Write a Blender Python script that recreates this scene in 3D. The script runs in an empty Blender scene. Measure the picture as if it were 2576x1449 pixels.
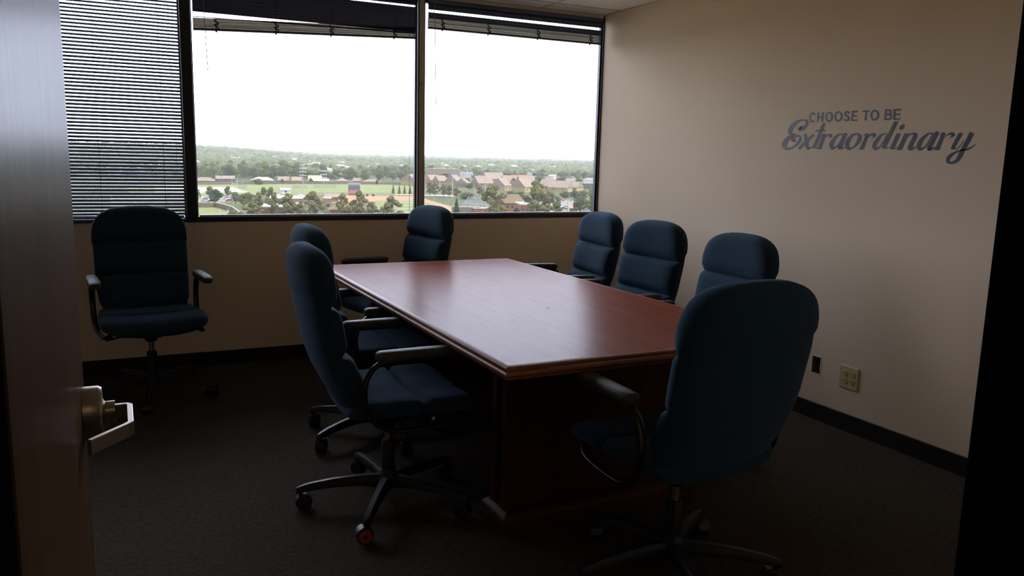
import bpy, bmesh, math, random
import numpy as np
from mathutils import Vector, Matrix

random.seed(7)
rng = np.random.default_rng(7)
S = bpy.context.scene
COL = S.collection

# ---------------------------------------------------------------- camera
F_PX = 2018.64; YAW = 0.459305; PITCH = 0.161563; ROLL = 0.024794; CAM_H = 1.4
_f = np.array([math.sin(YAW)*math.cos(PITCH), math.cos(YAW)*math.cos(PITCH), -math.sin(PITCH)])
_r0 = np.array([math.cos(YAW), -math.sin(YAW), 0.0])
_u0 = np.cross(_r0, _f)
_r = math.cos(ROLL)*_r0 + math.sin(ROLL)*_u0
_u = -math.sin(ROLL)*_r0 + math.cos(ROLL)*_u0
cam_data = bpy.data.cameras.new('camera')
cam = bpy.data.objects.new('camera', cam_data)
COL.objects.link(cam)
M = Matrix(((_r[0], _u[0], -_f[0], 0), (_r[1], _u[1], -_f[1], 0), (_r[2], _u[2], -_f[2], CAM_H), (0, 0, 0, 1)))
cam.matrix_world = M
cam_data.sensor_width = 36.0
cam_data.lens = F_PX/2576*36
cam_data.clip_start = 0.02
cam_data.clip_end = 20000
S.camera = cam

def ray(x, y):
    return _f + _r*(x-1288)/F_PX - _u*(y-724.5)/F_PX
def at_z(x, y, z):
    d = ray(x, y); t = (z-CAM_H)/d[2]; return np.array([0, 0, CAM_H]) + d*t
def at_x(x, y, X):
    d = ray(x, y); return np.array([0, 0, CAM_H]) + d*X/d[0]
def at_y(x, y, Y):
    d = ray(x, y); return np.array([0, 0, CAM_H]) + d*Y/d[1]

# ---------------------------------------------------------------- light
S.view_settings.view_transform = 'Standard'
S.view_settings.look = 'None'
S.view_settings.gamma = 1.0
S.view_settings.use_curve_mapping = False
S.view_settings.exposure = 0.0

SKY = 9.25
SUN = 17.0
HAZE = 0.00004
w = bpy.data.worlds.new('sky'); S.world = w; w.use_nodes = True
nt = w.node_tree; nt.nodes.clear()
out = nt.nodes.new('ShaderNodeOutputWorld'); bg = nt.nodes.new('ShaderNodeBackground')
bg.inputs['Color'].default_value = (0.77, 0.81, 1.0, 1); bg.inputs['Strength'].default_value = SKY
nt.links.new(bg.outputs[0], out.inputs[0])

sd = bpy.data.lights.new('sun', 'SUN'); sd.energy = SUN; sd.angle = math.radians(1.5); sd.color = (1.0, 0.95, 0.86)
sun = bpy.data.objects.new('sun', sd); COL.objects.link(sun)
sun_from = Vector((0.75, -0.62, 1.15)).normalized()
sun.rotation_euler = sun_from.to_track_quat('Z', 'Y').to_euler()

try:
    S.cycles.use_denoising = True
    S.cycles.max_bounces = 12
    S.cycles.diffuse_bounces = 6
    S.cycles.glossy_bounces = 4
    S.cycles.transparent_max_bounces = 24
    S.cycles.volume_bounces = 0
    S.cycles.sample_clamp_indirect = 6.0
except Exception:
    pass

# ---------------------------------------------------------------- materials
def mat(name, col, rough=0.6, metal=0.0, spec=0.5, coat=0.0, coat_rough=0.1):
    m = bpy.data.materials.new(name); m.use_nodes = True
    b = m.node_tree.nodes['Principled BSDF']
    b.inputs['Base Color'].default_value = (*col, 1)
    b.inputs['Roughness'].default_value = rough
    b.inputs['Metallic'].default_value = metal
    b.inputs['Specular IOR Level'].default_value = spec
    b.inputs['Coat Weight'].default_value = coat
    b.inputs['Coat Roughness'].default_value = coat_rough
    return m
def noisy(name, c1, c2, scale=8.0, rough=0.6, bump=0.0, bscale=200.0, spec=0.5, stretch=(1, 1, 1), detail=4.0, dist=0.002):
    m = mat(name, c1, rough, spec=spec); t = m.node_tree; N = t.nodes; L = t.links
    b = N['Principled BSDF']
    tc = N.new('ShaderNodeTexCoord'); mp = N.new('ShaderNodeMapping'); mp.inputs['Scale'].default_value = stretch
    L.new(tc.outputs['Object'], mp.inputs['Vector'])
    n = N.new('ShaderNodeTexNoise'); n.inputs['Scale'].default_value = scale; n.inputs['Detail'].default_value = detail
    L.new(mp.outputs[0], n.inputs['Vector'])
    r = N.new('ShaderNodeValToRGB'); r.color_ramp.elements[0].position = 0.3; r.color_ramp.elements[1].position = 0.7
    r.color_ramp.elements[0].color = (*c1, 1); r.color_ramp.elements[1].color = (*c2, 1)
    L.new(n.outputs['Fac'], r.inputs[0]); L.new(r.outputs[0], b.inputs['Base Color'])
    if bump:
        n2 = N.new('ShaderNodeTexNoise'); n2.inputs['Scale'].default_value = bscale; n2.inputs['Detail'].default_value = 3
        L.new(tc.outputs['Object'], n2.inputs['Vector'])
        bp = N.new('ShaderNodeBump'); bp.inputs['Strength'].default_value = bump; bp.inputs['Distance'].default_value = dist
        L.new(n2.outputs['Fac'], bp.inputs['Height']); L.new(bp.outputs[0], b.inputs['Normal'])
    return m

WALL = noisy('wall_paint', (0.79, 0.635, 0.455), (0.82, 0.66, 0.475), 1.5, 0.75, 0.10, 260, spec=0.25)
CEIL = noisy('ceiling_tile', (0.82, 0.78, 0.70), (0.90, 0.86, 0.78), 90, 0.9, 0.4, 160, spec=0.1)
GRID = mat('ceiling_grid', (0.45, 0.42, 0.38), 0.5)
CARPET = noisy('carpet', (0.034, 0.026, 0.018), (0.062, 0.048, 0.034), 55, 0.95, 0.6, 420, spec=0.05, detail=8)
BASE = mat('vinyl_baseboard', (0.018, 0.015, 0.012), 0.45, spec=0.35)
FRAME = mat('dark_bronze_frame', (0.022, 0.021, 0.024), 0.30, 0.3, spec=0.5)
FRAME2 = mat('brown_bronze_frame', (0.42, 0.38, 0.29), 0.42, 0.3, spec=0.5)
JAMB = mat('black_door_frame', (0.005, 0.005, 0.005), 0.7, spec=0.0)
SLAT = mat('blind_slat', (0.055, 0.075, 0.125), 0.30, 0.0, spec=0.6)
CORD = mat('blind_cord', (0.02, 0.02, 0.025), 0.8)
WAND = mat('clear_wand', (0.35, 0.33, 0.28), 0.15)
FABRIC = noisy('blue_fabric', (0.013, 0.030, 0.048), (0.020, 0.043, 0.067), 160, 0.95, 0.8, 900, spec=0.15, detail=6, dist=0.001)
_b = FABRIC.node_tree.nodes['Principled BSDF']
_b.inputs['Sheen Weight'].default_value = 0.22; _b.inputs['Sheen Roughness'].default_value = 0.5
_b.inputs['Sheen Tint'].default_value = (0.25, 0.45, 0.7, 1)
ARM = mat('armrest_urethane', (0.050, 0.047, 0.036), 0.55, spec=0.35)
TUBE = mat('arm_tube_bronze', (0.030, 0.024, 0.014), 0.22, 0.5)
PLASTIC = mat('black_plastic', (0.008, 0.009, 0.011), 0.42, spec=0.3)
CASTER = mat('caster_black', (0.012, 0.013, 0.015), 0.45)
REDHUB = mat('caster_orange_red', (0.30, 0.035, 0.012), 0.45)
CHROME = mat('column_steel', (0.35, 0.31, 0.27), 0.30, 0.9)
NAVY = mat('navy_vinyl', (0.012, 0.018, 0.042), 0.42, spec=0.6)
IVORY = mat('ivory_plastic', (0.62, 0.50, 0.24), 0.4)
DARKHOLE = mat('socket_hole', (0.01, 0.008, 0.006), 0.6)
BOXIN = mat('electrical_box', (0.16, 0.11, 0.05), 0.6)
PUTTY = mat('wall_edge_plaster', (0.75, 0.70, 0.62), 0.8)
BRASS = mat('satin_lever', (0.42, 0.36, 0.28), 0.36, 0.9)

def wood(name, c1, c2, rough, axis='y', spec=0.5, coat=0.0, cr=0.2, scale=1.0):
    m = mat(name, c1, rough, spec=spec, coat=coat, coat_rough=cr); t = m.node_tree; N = t.nodes; L = t.links
    tc = N.new('ShaderNodeTexCoord'); mp = N.new('ShaderNodeMapping')
    sc = {'y': (22, 1.3, 22), 'x': (1.3, 22, 22), 'z': (22, 22, 1.3)}[axis]
    mp.inputs['Scale'].default_value = tuple(s*scale for s in sc)
    L.new(tc.outputs['Object'], mp.inputs['Vector'])
    n = N.new('ShaderNodeTexNoise'); n.inputs['Scale'].default_value = 1.6; n.inputs['Detail'].default_value = 8; n.inputs['Distortion'].default_value = 0.7
    L.new(mp.outputs[0], n.inputs['Vector'])
    r = N.new('ShaderNodeValToRGB'); r.color_ramp.elements[0].position = 0.3; r.color_ramp.elements[1].position = 0.72
    r.color_ramp.elements[0].color = (*c1, 1); r.color_ramp.elements[1].color = (*c2, 1)
    L.new(n.outputs['Fac'], r.inputs[0]); L.new(r.outputs[0], N['Principled BSDF'].inputs['Base Color'])
    mx = N.new('ShaderNodeMapRange'); mx.inputs['To Min'].default_value = rough*0.985; mx.inputs['To Max'].default_value = rough*1.015
    L.new(n.outputs['Fac'], mx.inputs['Value']); L.new(mx.outputs[0], N['Principled BSDF'].inputs['Coat Roughness' if coat else 'Roughness'])
    return m
TOP = wood('cherry_laminate', (0.235, 0.062, 0.036), (0.30, 0.085, 0.048), 0.27, 'y', spec=0.0, coat=0.245, cr=0.27)
TOP.node_tree.nodes['Principled BSDF'].inputs['Coat IOR'].default_value = 2.2
MOLD = wood('cherry_moulding', (0.28, 0.100, 0.038), (0.38, 0.14, 0.055), 0.46, 'y', spec=0.3)
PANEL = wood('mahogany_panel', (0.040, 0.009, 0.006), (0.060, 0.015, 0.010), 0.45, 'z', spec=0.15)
DOORM = wood('varnished_door', (0.085, 0.044, 0.018), (0.13, 0.068, 0.030), 0.30, 'z', spec=0.0, coat=0.34, cr=0.30, scale=0.6)

GLASS = bpy.data.materials.new('window_glass'); GLASS.use_nodes = True
t = GLASS.node_tree; t.nodes.clear()
o_ = t.nodes.new('ShaderNodeOutputMaterial'); mx = t.nodes.new('ShaderNodeMixShader'); tr = t.nodes.new('ShaderNodeBsdfTransparent')
gl = t.nodes.new('ShaderNodeBsdfGlossy'); fr = t.nodes.new('ShaderNodeFresnel'); fr.inputs['IOR'].default_value = 1.45
tr.inputs['Color'].default_value = (0.93, 0.95, 0.95, 1); gl.inputs['Roughness'].default_value = 0.0
t.links.new(fr.outputs[0], mx.inputs[0]); t.links.new(tr.outputs[0], mx.inputs[1]); t.links.new(gl.outputs[0], mx.inputs[2]); t.links.new(mx.outputs[0], o_.inputs[0])

# ---------------------------------------------------------------- object helpers
def link(name, me, m=None, parent=None):
    o = bpy.data.objects.new(name, me); COL.objects.link(o)
    if m is not None:
        for mm in (m if isinstance(m, (list, tuple)) else [m]): me.materials.append(mm)
    if parent is not None: o.parent = parent
    return o
def empty(name, loc=(0, 0, 0), rz=0.0):
    o = bpy.data.objects.new(name, None); COL.objects.link(o); o.location = loc; o.rotation_euler = (0, 0, rz); o.empty_display_size = 0.1
    return o
def tag(o, label, cat, group=None, kind=None):
    if label: o['label'] = label
    if cat: o['category'] = cat
    if group: o['group'] = group
    if kind: o['kind'] = kind
    return o
def copy_tree(o, parent=None):
    c = o.copy(); COL.objects.link(c)
    if parent is not None: c.parent = parent
    for ch in list(o.children): copy_tree(ch, c)
    return c

class MB:
    """collects simple shapes into one mesh"""
    def __init__(s): s.bm = bmesh.new(); s.mi = 0; s.sm = False
    def _f(s, vs):
        try:
            f = s.bm.faces.new(vs); f.material_index = s.mi; f.smooth = s.sm; return f
        except ValueError: return None
    def box(s, x0, x1, y0, y1, z0, z1, mtx=None):
        P = [(x, y, z) for z in (z0, z1) for y in (y0, y1) for x in (x0, x1)]
        v = [s.bm.verts.new((mtx @ Vector(p)) if mtx else p) for p in P]
        for q in ((0, 2, 3, 1), (4, 5, 7, 6), (0, 1, 5, 4), (2, 6, 7, 3), (0, 4, 6, 2), (1, 3, 7, 5)): s._f([v[i] for i in q])
        return s
    def rings(s, rings, cap=True, closed=False):
        R = [[s.bm.verts.new(p) for p in r] for r in rings]
        n = len(R[0])
        for a, b in zip(R, R[1:]+([R[0]] if closed else [])):
            for i in range(n): s._f([a[i], a[(i+1) % n], b[(i+1) % n], b[i]])
        if cap and not closed:
            s._f(R[0][::-1]); s._f(R[-1])
        return s
    def tube(s, pts, r, n=10, cap=True):
        pts = [Vector(p) for p in pts]; rr = r if isinstance(r, (list, tuple)) else [r]*len(pts)
        rings = []; up = None
        for i, p in enumerate(pts):
            d = (pts[min(i+1, len(pts)-1)]-pts[max(i-1, 0)]).normalized()
            if up is None:
                up = Vector((0, 0, 1)) if abs(d.z) < .9 else Vector((1, 0, 0))
            a = d.cross(up).normalized(); b = a.cross(d).normalized(); up = b
            rings.append([p+(a*math.cos(2*math.pi*k/n)+b*math.sin(2*math.pi*k/n))*rr[i] for k in range(n)])
        return s.rings(rings, cap)
    def lathe(s, prof, c=(0, 0, 0), n=20, axis='z'):
        rings = []
        for r, h in prof:
            ring = []
            for k in range(n):
                a = 2*math.pi*k/n; x, y = r*math.cos(a), r*math.sin(a)
                q = {'z': (x, y, h), 'x': (h, x, y), 'y': (x, h, -y)}[axis]
                ring.append((c[0]+q[0], c[1]+q[1], c[2]+q[2]))
            rings.append(ring)
        return s.rings(rings)
    def prism(s, poly, z0, z1):
        a = [s.bm.verts.new((x, y, z0)) for x, y in poly]; b = [s.bm.verts.new((x, y, z1)) for x, y in poly]; n = len(poly)
        s._f(a[::-1]); s._f(b)
        for i in range(n): s._f([a[i], a[(i+1) % n], b[(i+1) % n], b[i]])
        return s
    def build(s, name, m, parent=None, bevel=0.0, subsurf=0, smooth=None, fixn=True):
        if fixn: bmesh.ops.recalc_face_normals(s.bm, faces=s.bm.faces[:])
        me = bpy.data.meshes.new(name); s.bm.to_mesh(me); s.bm.free()
        o = link(name, me, m, parent)
        if smooth:
            for p in me.polygons: p.use_smooth = True
            if smooth != True:
                try: me.set_sharp_from_angle(angle=smooth)
                except Exception: pass
        if bevel:
            md = o.modifiers.new('bevel', 'BEVEL'); md.width = bevel; md.segments = 2; md.limit_method = 'ANGLE'
        if subsurf:
            md = o.modifiers.new('subsurf', 'SUBSURF'); md.levels = subsurf; md.render_levels = subsurf
        return o
def boxo(name, m, x0, x1, y0, y1, z0, z1, parent=None, bevel=0.0):
    return MB().box(x0, x1, y0, y1, z0, z1).build(name, m, parent, bevel)
def catmull(P, n=6):
    P = [np.array(p, float) for p in P]; Q = [2*P[0]-P[1]]+P+[2*P[-1]-P[-2]]; o = []
    for i in range(1, len(Q)-2):
        for k in range(n):
            t_ = k/n; a, b, c, d = Q[i-1:i+3]
            o.append(.5*((2*b)+(-a+c)*t_+(2*a-5*b+4*c-d)*t_**2+(-a+3*b-3*c+d)*t_**3))
    o.append(P[-1]); return o

# ================================================================= ROOM
W, D, H = 3.447, 5.474, 2.496
XL = -2.6            # left wall, behind the open door
YN = 0.526            # room face of the near wall
SILL = 0.943; GB = 0.976; HEAD = 2.47

def structure(o): o['kind'] = 'structure'; return o
structure(boxo('floor', CARPET, XL-.15, W+.15, -1.6, D+.15, -.12, 0))
# ceiling: slab with lay-in tiles
ceil = structure(boxo('ceiling', GRID, XL-.15, W+.15, YN-.126, D+.15, H+.012, H+.16))
gx = [2.895+.61*k for k in range(-10, 2)]; gy = [5.26-1.22*k for k in range(0, 5)]
xs = sorted([XL]+[x for x in gx if XL+.02 < x < W-.02]+[W]); ys = sorted([YN]+[y for y in gy if YN+.02 < y]+[D])
for a, b in zip(xs, xs[1:]):
    for c, d in zip(ys, ys[1:]):
        boxo('ceiling_tile', CEIL, a+.006, b-.006, c+.006, d-.006, H+.001, H+.02, ceil, 0.002)
g = MB()
for x in xs[1:-1]: g.box(x-.008, x+.008, YN, D, H-.001, H+.012)
for y in ys[1:-1]: g.box(XL, W, y-.008, y+.008, H-.0014, H+.0115)
g.build('ceiling_grid', GRID, ceil)

# right wall with the open junction box hole
bx0, bx1, bz0, bz1 = 3.106, 3.164, 0.256, 0.350
wr = MB()
wr.box(W, W+.15, YN-.126, bx0, 0, H+.02).box(W, W+.15, bx1, D+.04, 0, H+.02).box(W, W+.15, bx0, bx1, 0, bz0).box(W, W+.15, bx0, bx1, bz1, H+.02)
structure(wr.build('wall_right', WALL))
structure(boxo('wall_left', WALL, XL-.15, XL, YN-.126, D+.04, 0, H+.02))
# window wall: below sill, above head
wf = MB().box(XL, W, D, D+.15, 0, SILL).box(XL, W, D, D+.15, HEAD, H+.02).box(XL-.15, XL, D+.04, D+.15, 0, SILL).box(W, W+.15, D+.04, D+.15, 0, SILL)
structure(wf.build('wall_front', WALL))
# near wall around the doorway
DX0, DX1, DH = -0.063, 0.8353, 2.12
wb = MB().box(XL, DX0-.045, YN-.126, YN, 0, H+.02).box(DX1+.045, W, YN-.126, YN, 0, H+.02).box(DX0-.045, DX1+.045, YN-.126, YN, DH+.045, H+.02)
structure(wb.build('wall_back', WALL))
# corridor the photographer stands in
HALL = mat('corridor_paint', (0.10, 0.085, 0.065), 0.8)
hb = MB().box(-1.6, -1.5, -1.6, YN-.126, 0, H).box(1.9, 2.0, -1.6, YN-.126, 0, H).box(-1.6, 2.0, -1.7, -1.6, 0, H).box(-1.6, 2.0, -1.7, YN-.126, H, H+.1)
structure(hb.build('wall_corridor', HALL))
# glowing panel added behind the photographer to lift the far wall
FILL_GLOW = mat('fill_glow', (0.9, 0.85, 0.7), 0.5)
FILL_GLOW.node_tree.nodes['Principled BSDF'].inputs['Emission Color'].default_value = (1.0, 0.72, 0.42, 1)
FILL_GLOW.node_tree.nodes['Principled BSDF'].inputs['Emission Strength'].default_value = 2.0
cl = empty('corridor_fill', (0.35, -0.95, H)); tag(cl, 'glowing fill panel added in the corridor to lift the far wall, out of view', 'fill light')
boxo('fill_panel', FILL_GLOW, -.30, .30, -.30, .30, -.03, -.005, cl)
boxo('fill_panel_frame', GRID, -.33, .33, -.33, .33, -.012, -.0002, cl)

structure(boxo('baseboard_front', BASE, XL, W-.012, D-.012, D, 0, .092, None, 0.002))
structure(boxo('baseboard_right', BASE, W-.012, W, YN+.02, D, 0, .092, None, 0.002))
structure(boxo('baseboard_left', BASE, XL, XL+.012, YN, D-.012, 0, .092, None, 0.002))

# door frame: trim_1..3
def jamb(n, x0, x1, z0, z1):
    structure(boxo(n, JAMB, x0, x1, YN-.15, YN+.012, z0, z1, None, 0.003))
jamb('trim_1', DX0-.05, DX0-.001, 0, DH)
jamb('trim_2', DX1, DX1+.05, 0, DH)
jamb('trim_3', DX0-.05, DX1+.05, DH, DH+.05)
structure(MB().box(DX1-.012, DX1, YN-.14, YN-.05, 0, DH).build('trim_4', JAMB))

# open door leaf with lever
door = structure(empty('door_1', (DX0-.0225, YN+.015, 0)))
dl = boxo('door_leaf', DOORM, -.0225, .0225, 0, .915, .008, 2.10, door, 0.0015)
hy, hz, fx = 1.395-(YN+.015), .981, .0225
hn = MB(); hn.sm = True
hn.lathe([(.0, 0), (.043, 0), (.043, .022), (.040, .027), (.022, .028), (.017, .031), (.017, .045), (0.0, .045)], (fx, hy, hz), 32, 'x')
hn.build('lever_rose', BRASS, door, smooth=math.radians(40))
# flat strap lever: out, back towards the hinge, returning to the door
pth = [(-.020, 0), (.045-.0, .0), (.0675, .0), (.0675, -.105), (.014, -.160)]
lv = MB(); th = .0042; zz = .0110
def strap(mb, pts, th, z0, z1):
    P = [Vector((a, b)) for a, b in pts]; L_, R_ = [], []
    for i, p in enumerate(P):
        d0 = (P[i]-P[i-1]).normalized() if i else (P[1]-P[0]).normalized()
        d1 = (P[i+1]-P[i]).normalized() if i < len(P)-1 else d0
        n0 = Vector((-d0.y, d0.x)); n1 = Vector((-d1.y, d1.x)); nn = (n0+n1).normalized(); k = th/max(.35, nn.dot(n0))
        L_.append(p+nn*k); R_.append(p-nn*k)
    rg = [[(l.x, l.y, z0), (r.x, r.y, z0), (r.x, r.y, z1), (l.x, l.y, z1)] for l, r in zip(L_, R_)]
    mb.rings(rg)
strap(lv, [(fx+.018, hy), (fx+.062, hy), (fx+.0665, hy-.006), (fx+.0665, hy-.098), (fx+.060, hy-.108), (fx+.012, hy-.165)], th, hz-zz, hz+zz)
lv.build('lever_handle', BRASS, door, bevel=.0012)
boxo('latch_plate', BRASS, -.012, .012, .9145, .9165, hz-.03, hz+.03, door)

# ---------------------------------------------------------------- windows
wins = [(-.93, .395), (.462, 1.925), (1.985, 3.434), (-2.5, -1.0)]  # last one is an unseen extra window, added to brighten the room
GY = D+.045
for i, (a, b) in enumerate(wins):
    wd = structure(empty(f'window_{i+1}', ((a+b)/2, D, SILL)))
    cx = (a+b)/2
    g = MB(); e = .022
    g.box(a-cx-.004, b-cx+.004, -.004, .08, 0, GB-SILL)                # sill rail
    g.box(a-cx-.003, a-cx+.007, .012, .045, GB-SILL, HEAD-SILL).box(b-cx-.007, b-cx+.003, .012, .045, GB-SILL, HEAD-SILL)
    g.box(a-cx, b-cx, .0, .045, HEAD-SILL-.03, HEAD-SILL)
    g.build('window_frame', FRAME, wd, bevel=.002)
    st = MB().box(a-cx+.012, b-cx-.012, .018, .034, GB-SILL-.001, GB-SILL+.010)
    st.build('glazing_stop', mat('grey_glazing_bead', (.22, .23, .25), .35, .4), wd)
    boxo('window_pane', GLASS, a-cx+.006, b-cx-.006, .034, .038, GB-SILL, HEAD-SILL-.03, wd)
def mullion(n, x0, x1, m, ribs=False):
    g = MB().box(x0, x1, D-.012, D+.045, SILL-.0, HEAD+.02)
    structure(g.build(n, m, bevel=.002))
mullion('trim_5', .399, .461, FRAME)
# centre mullion: bronze face cap with darker reveals and screw heads
mc = structure(empty('trim_6', (1.947, D, SILL)))
MB().box(-.022, .036, .0, .042, 0, HEAD-SILL+.02).build('mullion_body', FRAME, mc)
MB().box(-.006, .030, -.014, .0, .0, HEAD-SILL+.02).build('face_cap', FRAME2, mc, bevel=.002)
MB().box(-.020, -.011, -.008, .0, .0, HEAD-SILL+.02).build('edge_bead', mat('steel_bead', (.5, .55, .6), .3, .6), mc, bevel=.001)
for z in (.35, .95, 1.28):
    MB().lathe([(0, 0), (.004, 0), (.004, .003), (0, .003)], (.008, -.0165, z), 8, 'y').build('screw', PLASTIC, mc)
structure(boxo('trim_7', FRAME, 3.437, W, D-.006, D+.045, SILL, HEAD+.02, None, .002))
structure(boxo('trim_8', FRAME, XL, -2.504, D-.006, D+.045, SILL, HEAD+.02, None, .002))
structure(boxo('trim_9', FRAME, -.996, -.934, D-.012, D+.045, SILL, HEAD+.02, None, .002))

# sampling portals fill the window openings
for a, b in wins:
    pd = bpy.data.lights.new('portal', 'AREA'); pd.shape = 'RECTANGLE'; pd.size = b-a; pd.size_y = HEAD-GB
    pd.cycles.is_portal = True
    po = bpy.data.objects.new('window_portal', pd); COL.objects.link(po)
    po.location = ((a+b)/2, D+.12, (HEAD+GB)/2); po.rotation_euler = (math.radians(-90), 0, 0)

# ---------------------------------------------------------------- blinds
def slat_mesh(L_, w_=.025, curve=.0018):
    me = bpy.data.meshes.new('slat'); n = 5; V = []; Fc = []
    for x in (-L_/2, L_/2):
        for k in range(n):
            s_ = k/(n-1)*2-1; V.append((x, s_*w_/2, curve*(1-s_*s_)))
    for x in (-L_/2, L_/2):
        for k in range(n):
            s_ = k/(n-1)*2-1; V.append((x, s_*w_/2, curve*(1-s_*s_)-.0004))
    for k in range(n-1):
        Fc += [(k, k+n, k+n+1, k+1), (2*n+k, 2*n+k+1, 3*n+k+1, 3*n+k)]
    Fc += [(0, 2*n, 3*n, n), (n-1, 2*n-1, 4*n-1, 3*n-1)]
    me.from_pydata(V, [], Fc); me.update(); me.materials.append(SLAT)
    for p_ in me.polygons: p_.use_smooth = True
    return me
BY = D-.038
def add_slat(par, me, x, z, tilt, roll=0.0, dy=0.0):
    o = bpy.data.objects.new('slat', me); COL.objects.link(o); o.parent = par
    o.location = (x, dy, z); o.rotation_euler = (tilt, roll, 0)
# blind 1: lowered, slats half open
b1 = empty('mini_blind', ((-.93+.392)/2, BY, 0)); L1 = 1.318
tag(b1, 'fully lowered dark mini blind with open slats, behind the chair standing alone by the wall', 'blind', 'dark mini blinds on the windows')
boxo('headrail', SLAT, -L1/2, L1/2, -.013, .013, 2.432, 2.462, b1, .002)
sm = slat_mesh(L1)
z = 2.415; k = 0
while z > .985:
    add_slat(b1, sm, random.uniform(-.001, .001), z, math.radians(37+random.uniform(-1.2, 1.2)), random.uniform(-.0006, .0006)); z -= .0208; k += 1
boxo('bottom_rail', SLAT, -L1/2, L1/2, -.012, .012, .955, .970, b1, .003)
for x in (-.52, -.17, .19, .545):
    g = MB()
    for dy in (-.0125, .0125): g.tube([(x, dy, 2.43), (x, dy, .96)], .0007, 5)
    g.build('ladder_cord', CORD, b1)
c = MB().tube(catmull([(.60, -.02, 2.43), (.602, -.02, 2.1), (.607, -.021, 1.72), (.600, -.02, 1.68), (.611, -.02, 1.60), (.618, -.02, 1.30)], 5), .0010, 5)
c.build('pull_cord', CORD, b1)
b4 = copy_tree(b1); b4.location = ((-2.5-1.0)/2, BY, 0)  # unseen copy, added to cut the light of the extra window
tag(b4, 'lowered dark mini blind added to dim the unseen extra window behind the open door', 'blind', 'dark mini blinds on the windows')
for c_ in b4.children: c_.scale[0] = 1.12 if c_.name.startswith(('slat', 'headrail', 'bottom_rail')) else 1.0
# raised blinds: headrail, closed slats and gathered stack
def raised_blind(cx, L_, zl, zr, label, gaps, ladders, wand=None, cords=(), sag=0.0, top=2.46):
    b = empty('mini_blind', (cx, BY, 0)); tag(b, label, 'blind', 'dark mini blinds on the windows')
    boxo('headrail', SLAT, -L_/2, L_/2, -.016, .013, top-.030, top, b, .002)
    me = slat_mesh(L_); zc = (zl+zr)/2; rl = math.atan2(zl-zr, L_)
    # the bunched stack at the bottom
    ns = 27; st = ns*.0021
    for i in range(ns):
        add_slat(b, me, 0, zc+.010+i*.0021, math.radians(random.uniform(-5, 5)), rl+random.uniform(-.0006, .0006), random.uniform(-.003, .003))
    o = boxo('bottom_rail', SLAT, -L_/2, L_/2, -.013, .013, -.007, .007, b, .003); o.location = (0, 0, zc); o.rotation_euler = (0, rl, 0)
    for z_, tl, rf in gaps:
        add_slat(b, me, 0, z_, math.radians(tl), rl*rf, 0)
    for x in ladders:
        g = MB()
        for dy in (-.014, .013): g.tube([(x, dy, top-.03), (x+.003, dy, zc+(x/L_)*(zr-zl)-.005)], .0009, 5)
        zb = zc+(x/L_)*(zr-zl)
        # loops of slack ladder cord bulging from the stack
        for q in range(4):
            h = zb+.012+q*.013
            g.tube(catmull([(x-.004, -.013, h+.006), (x+.012*(-1)**q, -.024, h), (x+.005, -.021, h-.010), (x-.003, -.013, h-.004)], 4), .0036, 5)
        g.lathe([(0, -.016), (.006, -.014), (.006, -.008), (0, -.006)], (x, -.004, zb), 8)
        g.build('ladder_cord', CORD, b)
    if wand:
        MB().tube([(wand[0], -.024, top-.02), (wand[0]+.015, -.026, wand[1])], .0022, 6).build('tilt_wand', WAND, b)
    for x, z0 in cords:
        MB().tube([(x, -.022, top-.02), (x+.003, -.022, z0)], .0013, 5).build('pull_cord', CORD, b)
    return b
raised_blind((.470+1.903)/2, 1.428, 2.125, 2.192, 'raised dark mini blind with tilted stack at the middle window, clear wand at its left', [(2.418, 76, 0), (2.384, 74, 0)]+[(2.366-.018*q, 74+random.uniform(-2, 2), 0) for q in range(8)]+[(2.211, 22, .35)], (-.58, -.22, .13, .56), (-.655, 1.88), ((.665, 1.0),))
raised_blind((1.990+3.400)/2, 1.405, 2.268, 2.272, 'raised dark mini blind at the right-hand window, touching the room corner', [(2.418, 76, 0), (2.401, 74, 0), (2.361, 74, 0), (2.343, 70, .3)], (-.60, -.25, .15, .60), (-.665, 1.75), ())

# ---------------------------------------------------------------- wall outlet, open box
op = empty('outlet_plate', (W, 2.908, .289)); tag(op, 'ivory four-socket outlet plate low on the right wall', 'outlet')
boxo('cover_plate', IVORY, -.006, -.0001, -.0600, .0600, -.0600, .0600, op, .0025)
for y in (-.023, .023):
    for zz_ in (-.020, .020):
        MB().lathe([(0, -.0085), (.0165, -.0085), (.0172, -.006), (.0172, -.004), (0, -.004)], (0, y, zz_), 20, 'x').build('socket_face', IVORY, op)
        g = MB()
        for dy in (-.0062, .0062): g.box(-.0092, -.0084, y+dy-.0011, y+dy+.0011, zz_-.001, zz_+.0075)
        g.lathe([(0, -.0092), (.0024, -.0092), (.0024, -.0084), (0, -.0084)], (0, y, zz_-.008), 8, 'x')
        g.build('socket_slots', DARKHOLE, op)
jb = empty('junction_box', (W, (bx0+bx1)/2, (bz0+bz1)/2)); tag(jb, 'open recessed electrical box without cover, left of the ivory outlet', 'electrical box')
hy_, hz_ = (bx1-bx0)/2, (bz1-bz0)/2
g = MB().box(.05, .055, -hy_, hy_, -hz_, hz_).box(0.001, .05, -hy_, -hy_+.002, -hz_, hz_).box(0.001, .05, hy_-.002, hy_, -hz_, hz_).box(0.001, .05, -hy_, hy_, -hz_, -hz_+.002).box(0.001, .05, -hy_, hy_, hz_-.002, hz_)
g.build('box_liner', BOXIN, jb)
g = MB().box(-.0012, .0, -hy_-.005, -hy_, -hz_-.006, hz_+.006).box(-.0012, .0, hy_, hy_+.004, -hz_-.006, hz_+.006).box(-.0012, 0, -hy_, hy_, hz_, hz_+.006).box(-.0012, 0, -hy_, hy_, -hz_-.006, -hz_)
g.build('plaster_edge', PUTTY, jb)
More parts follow.
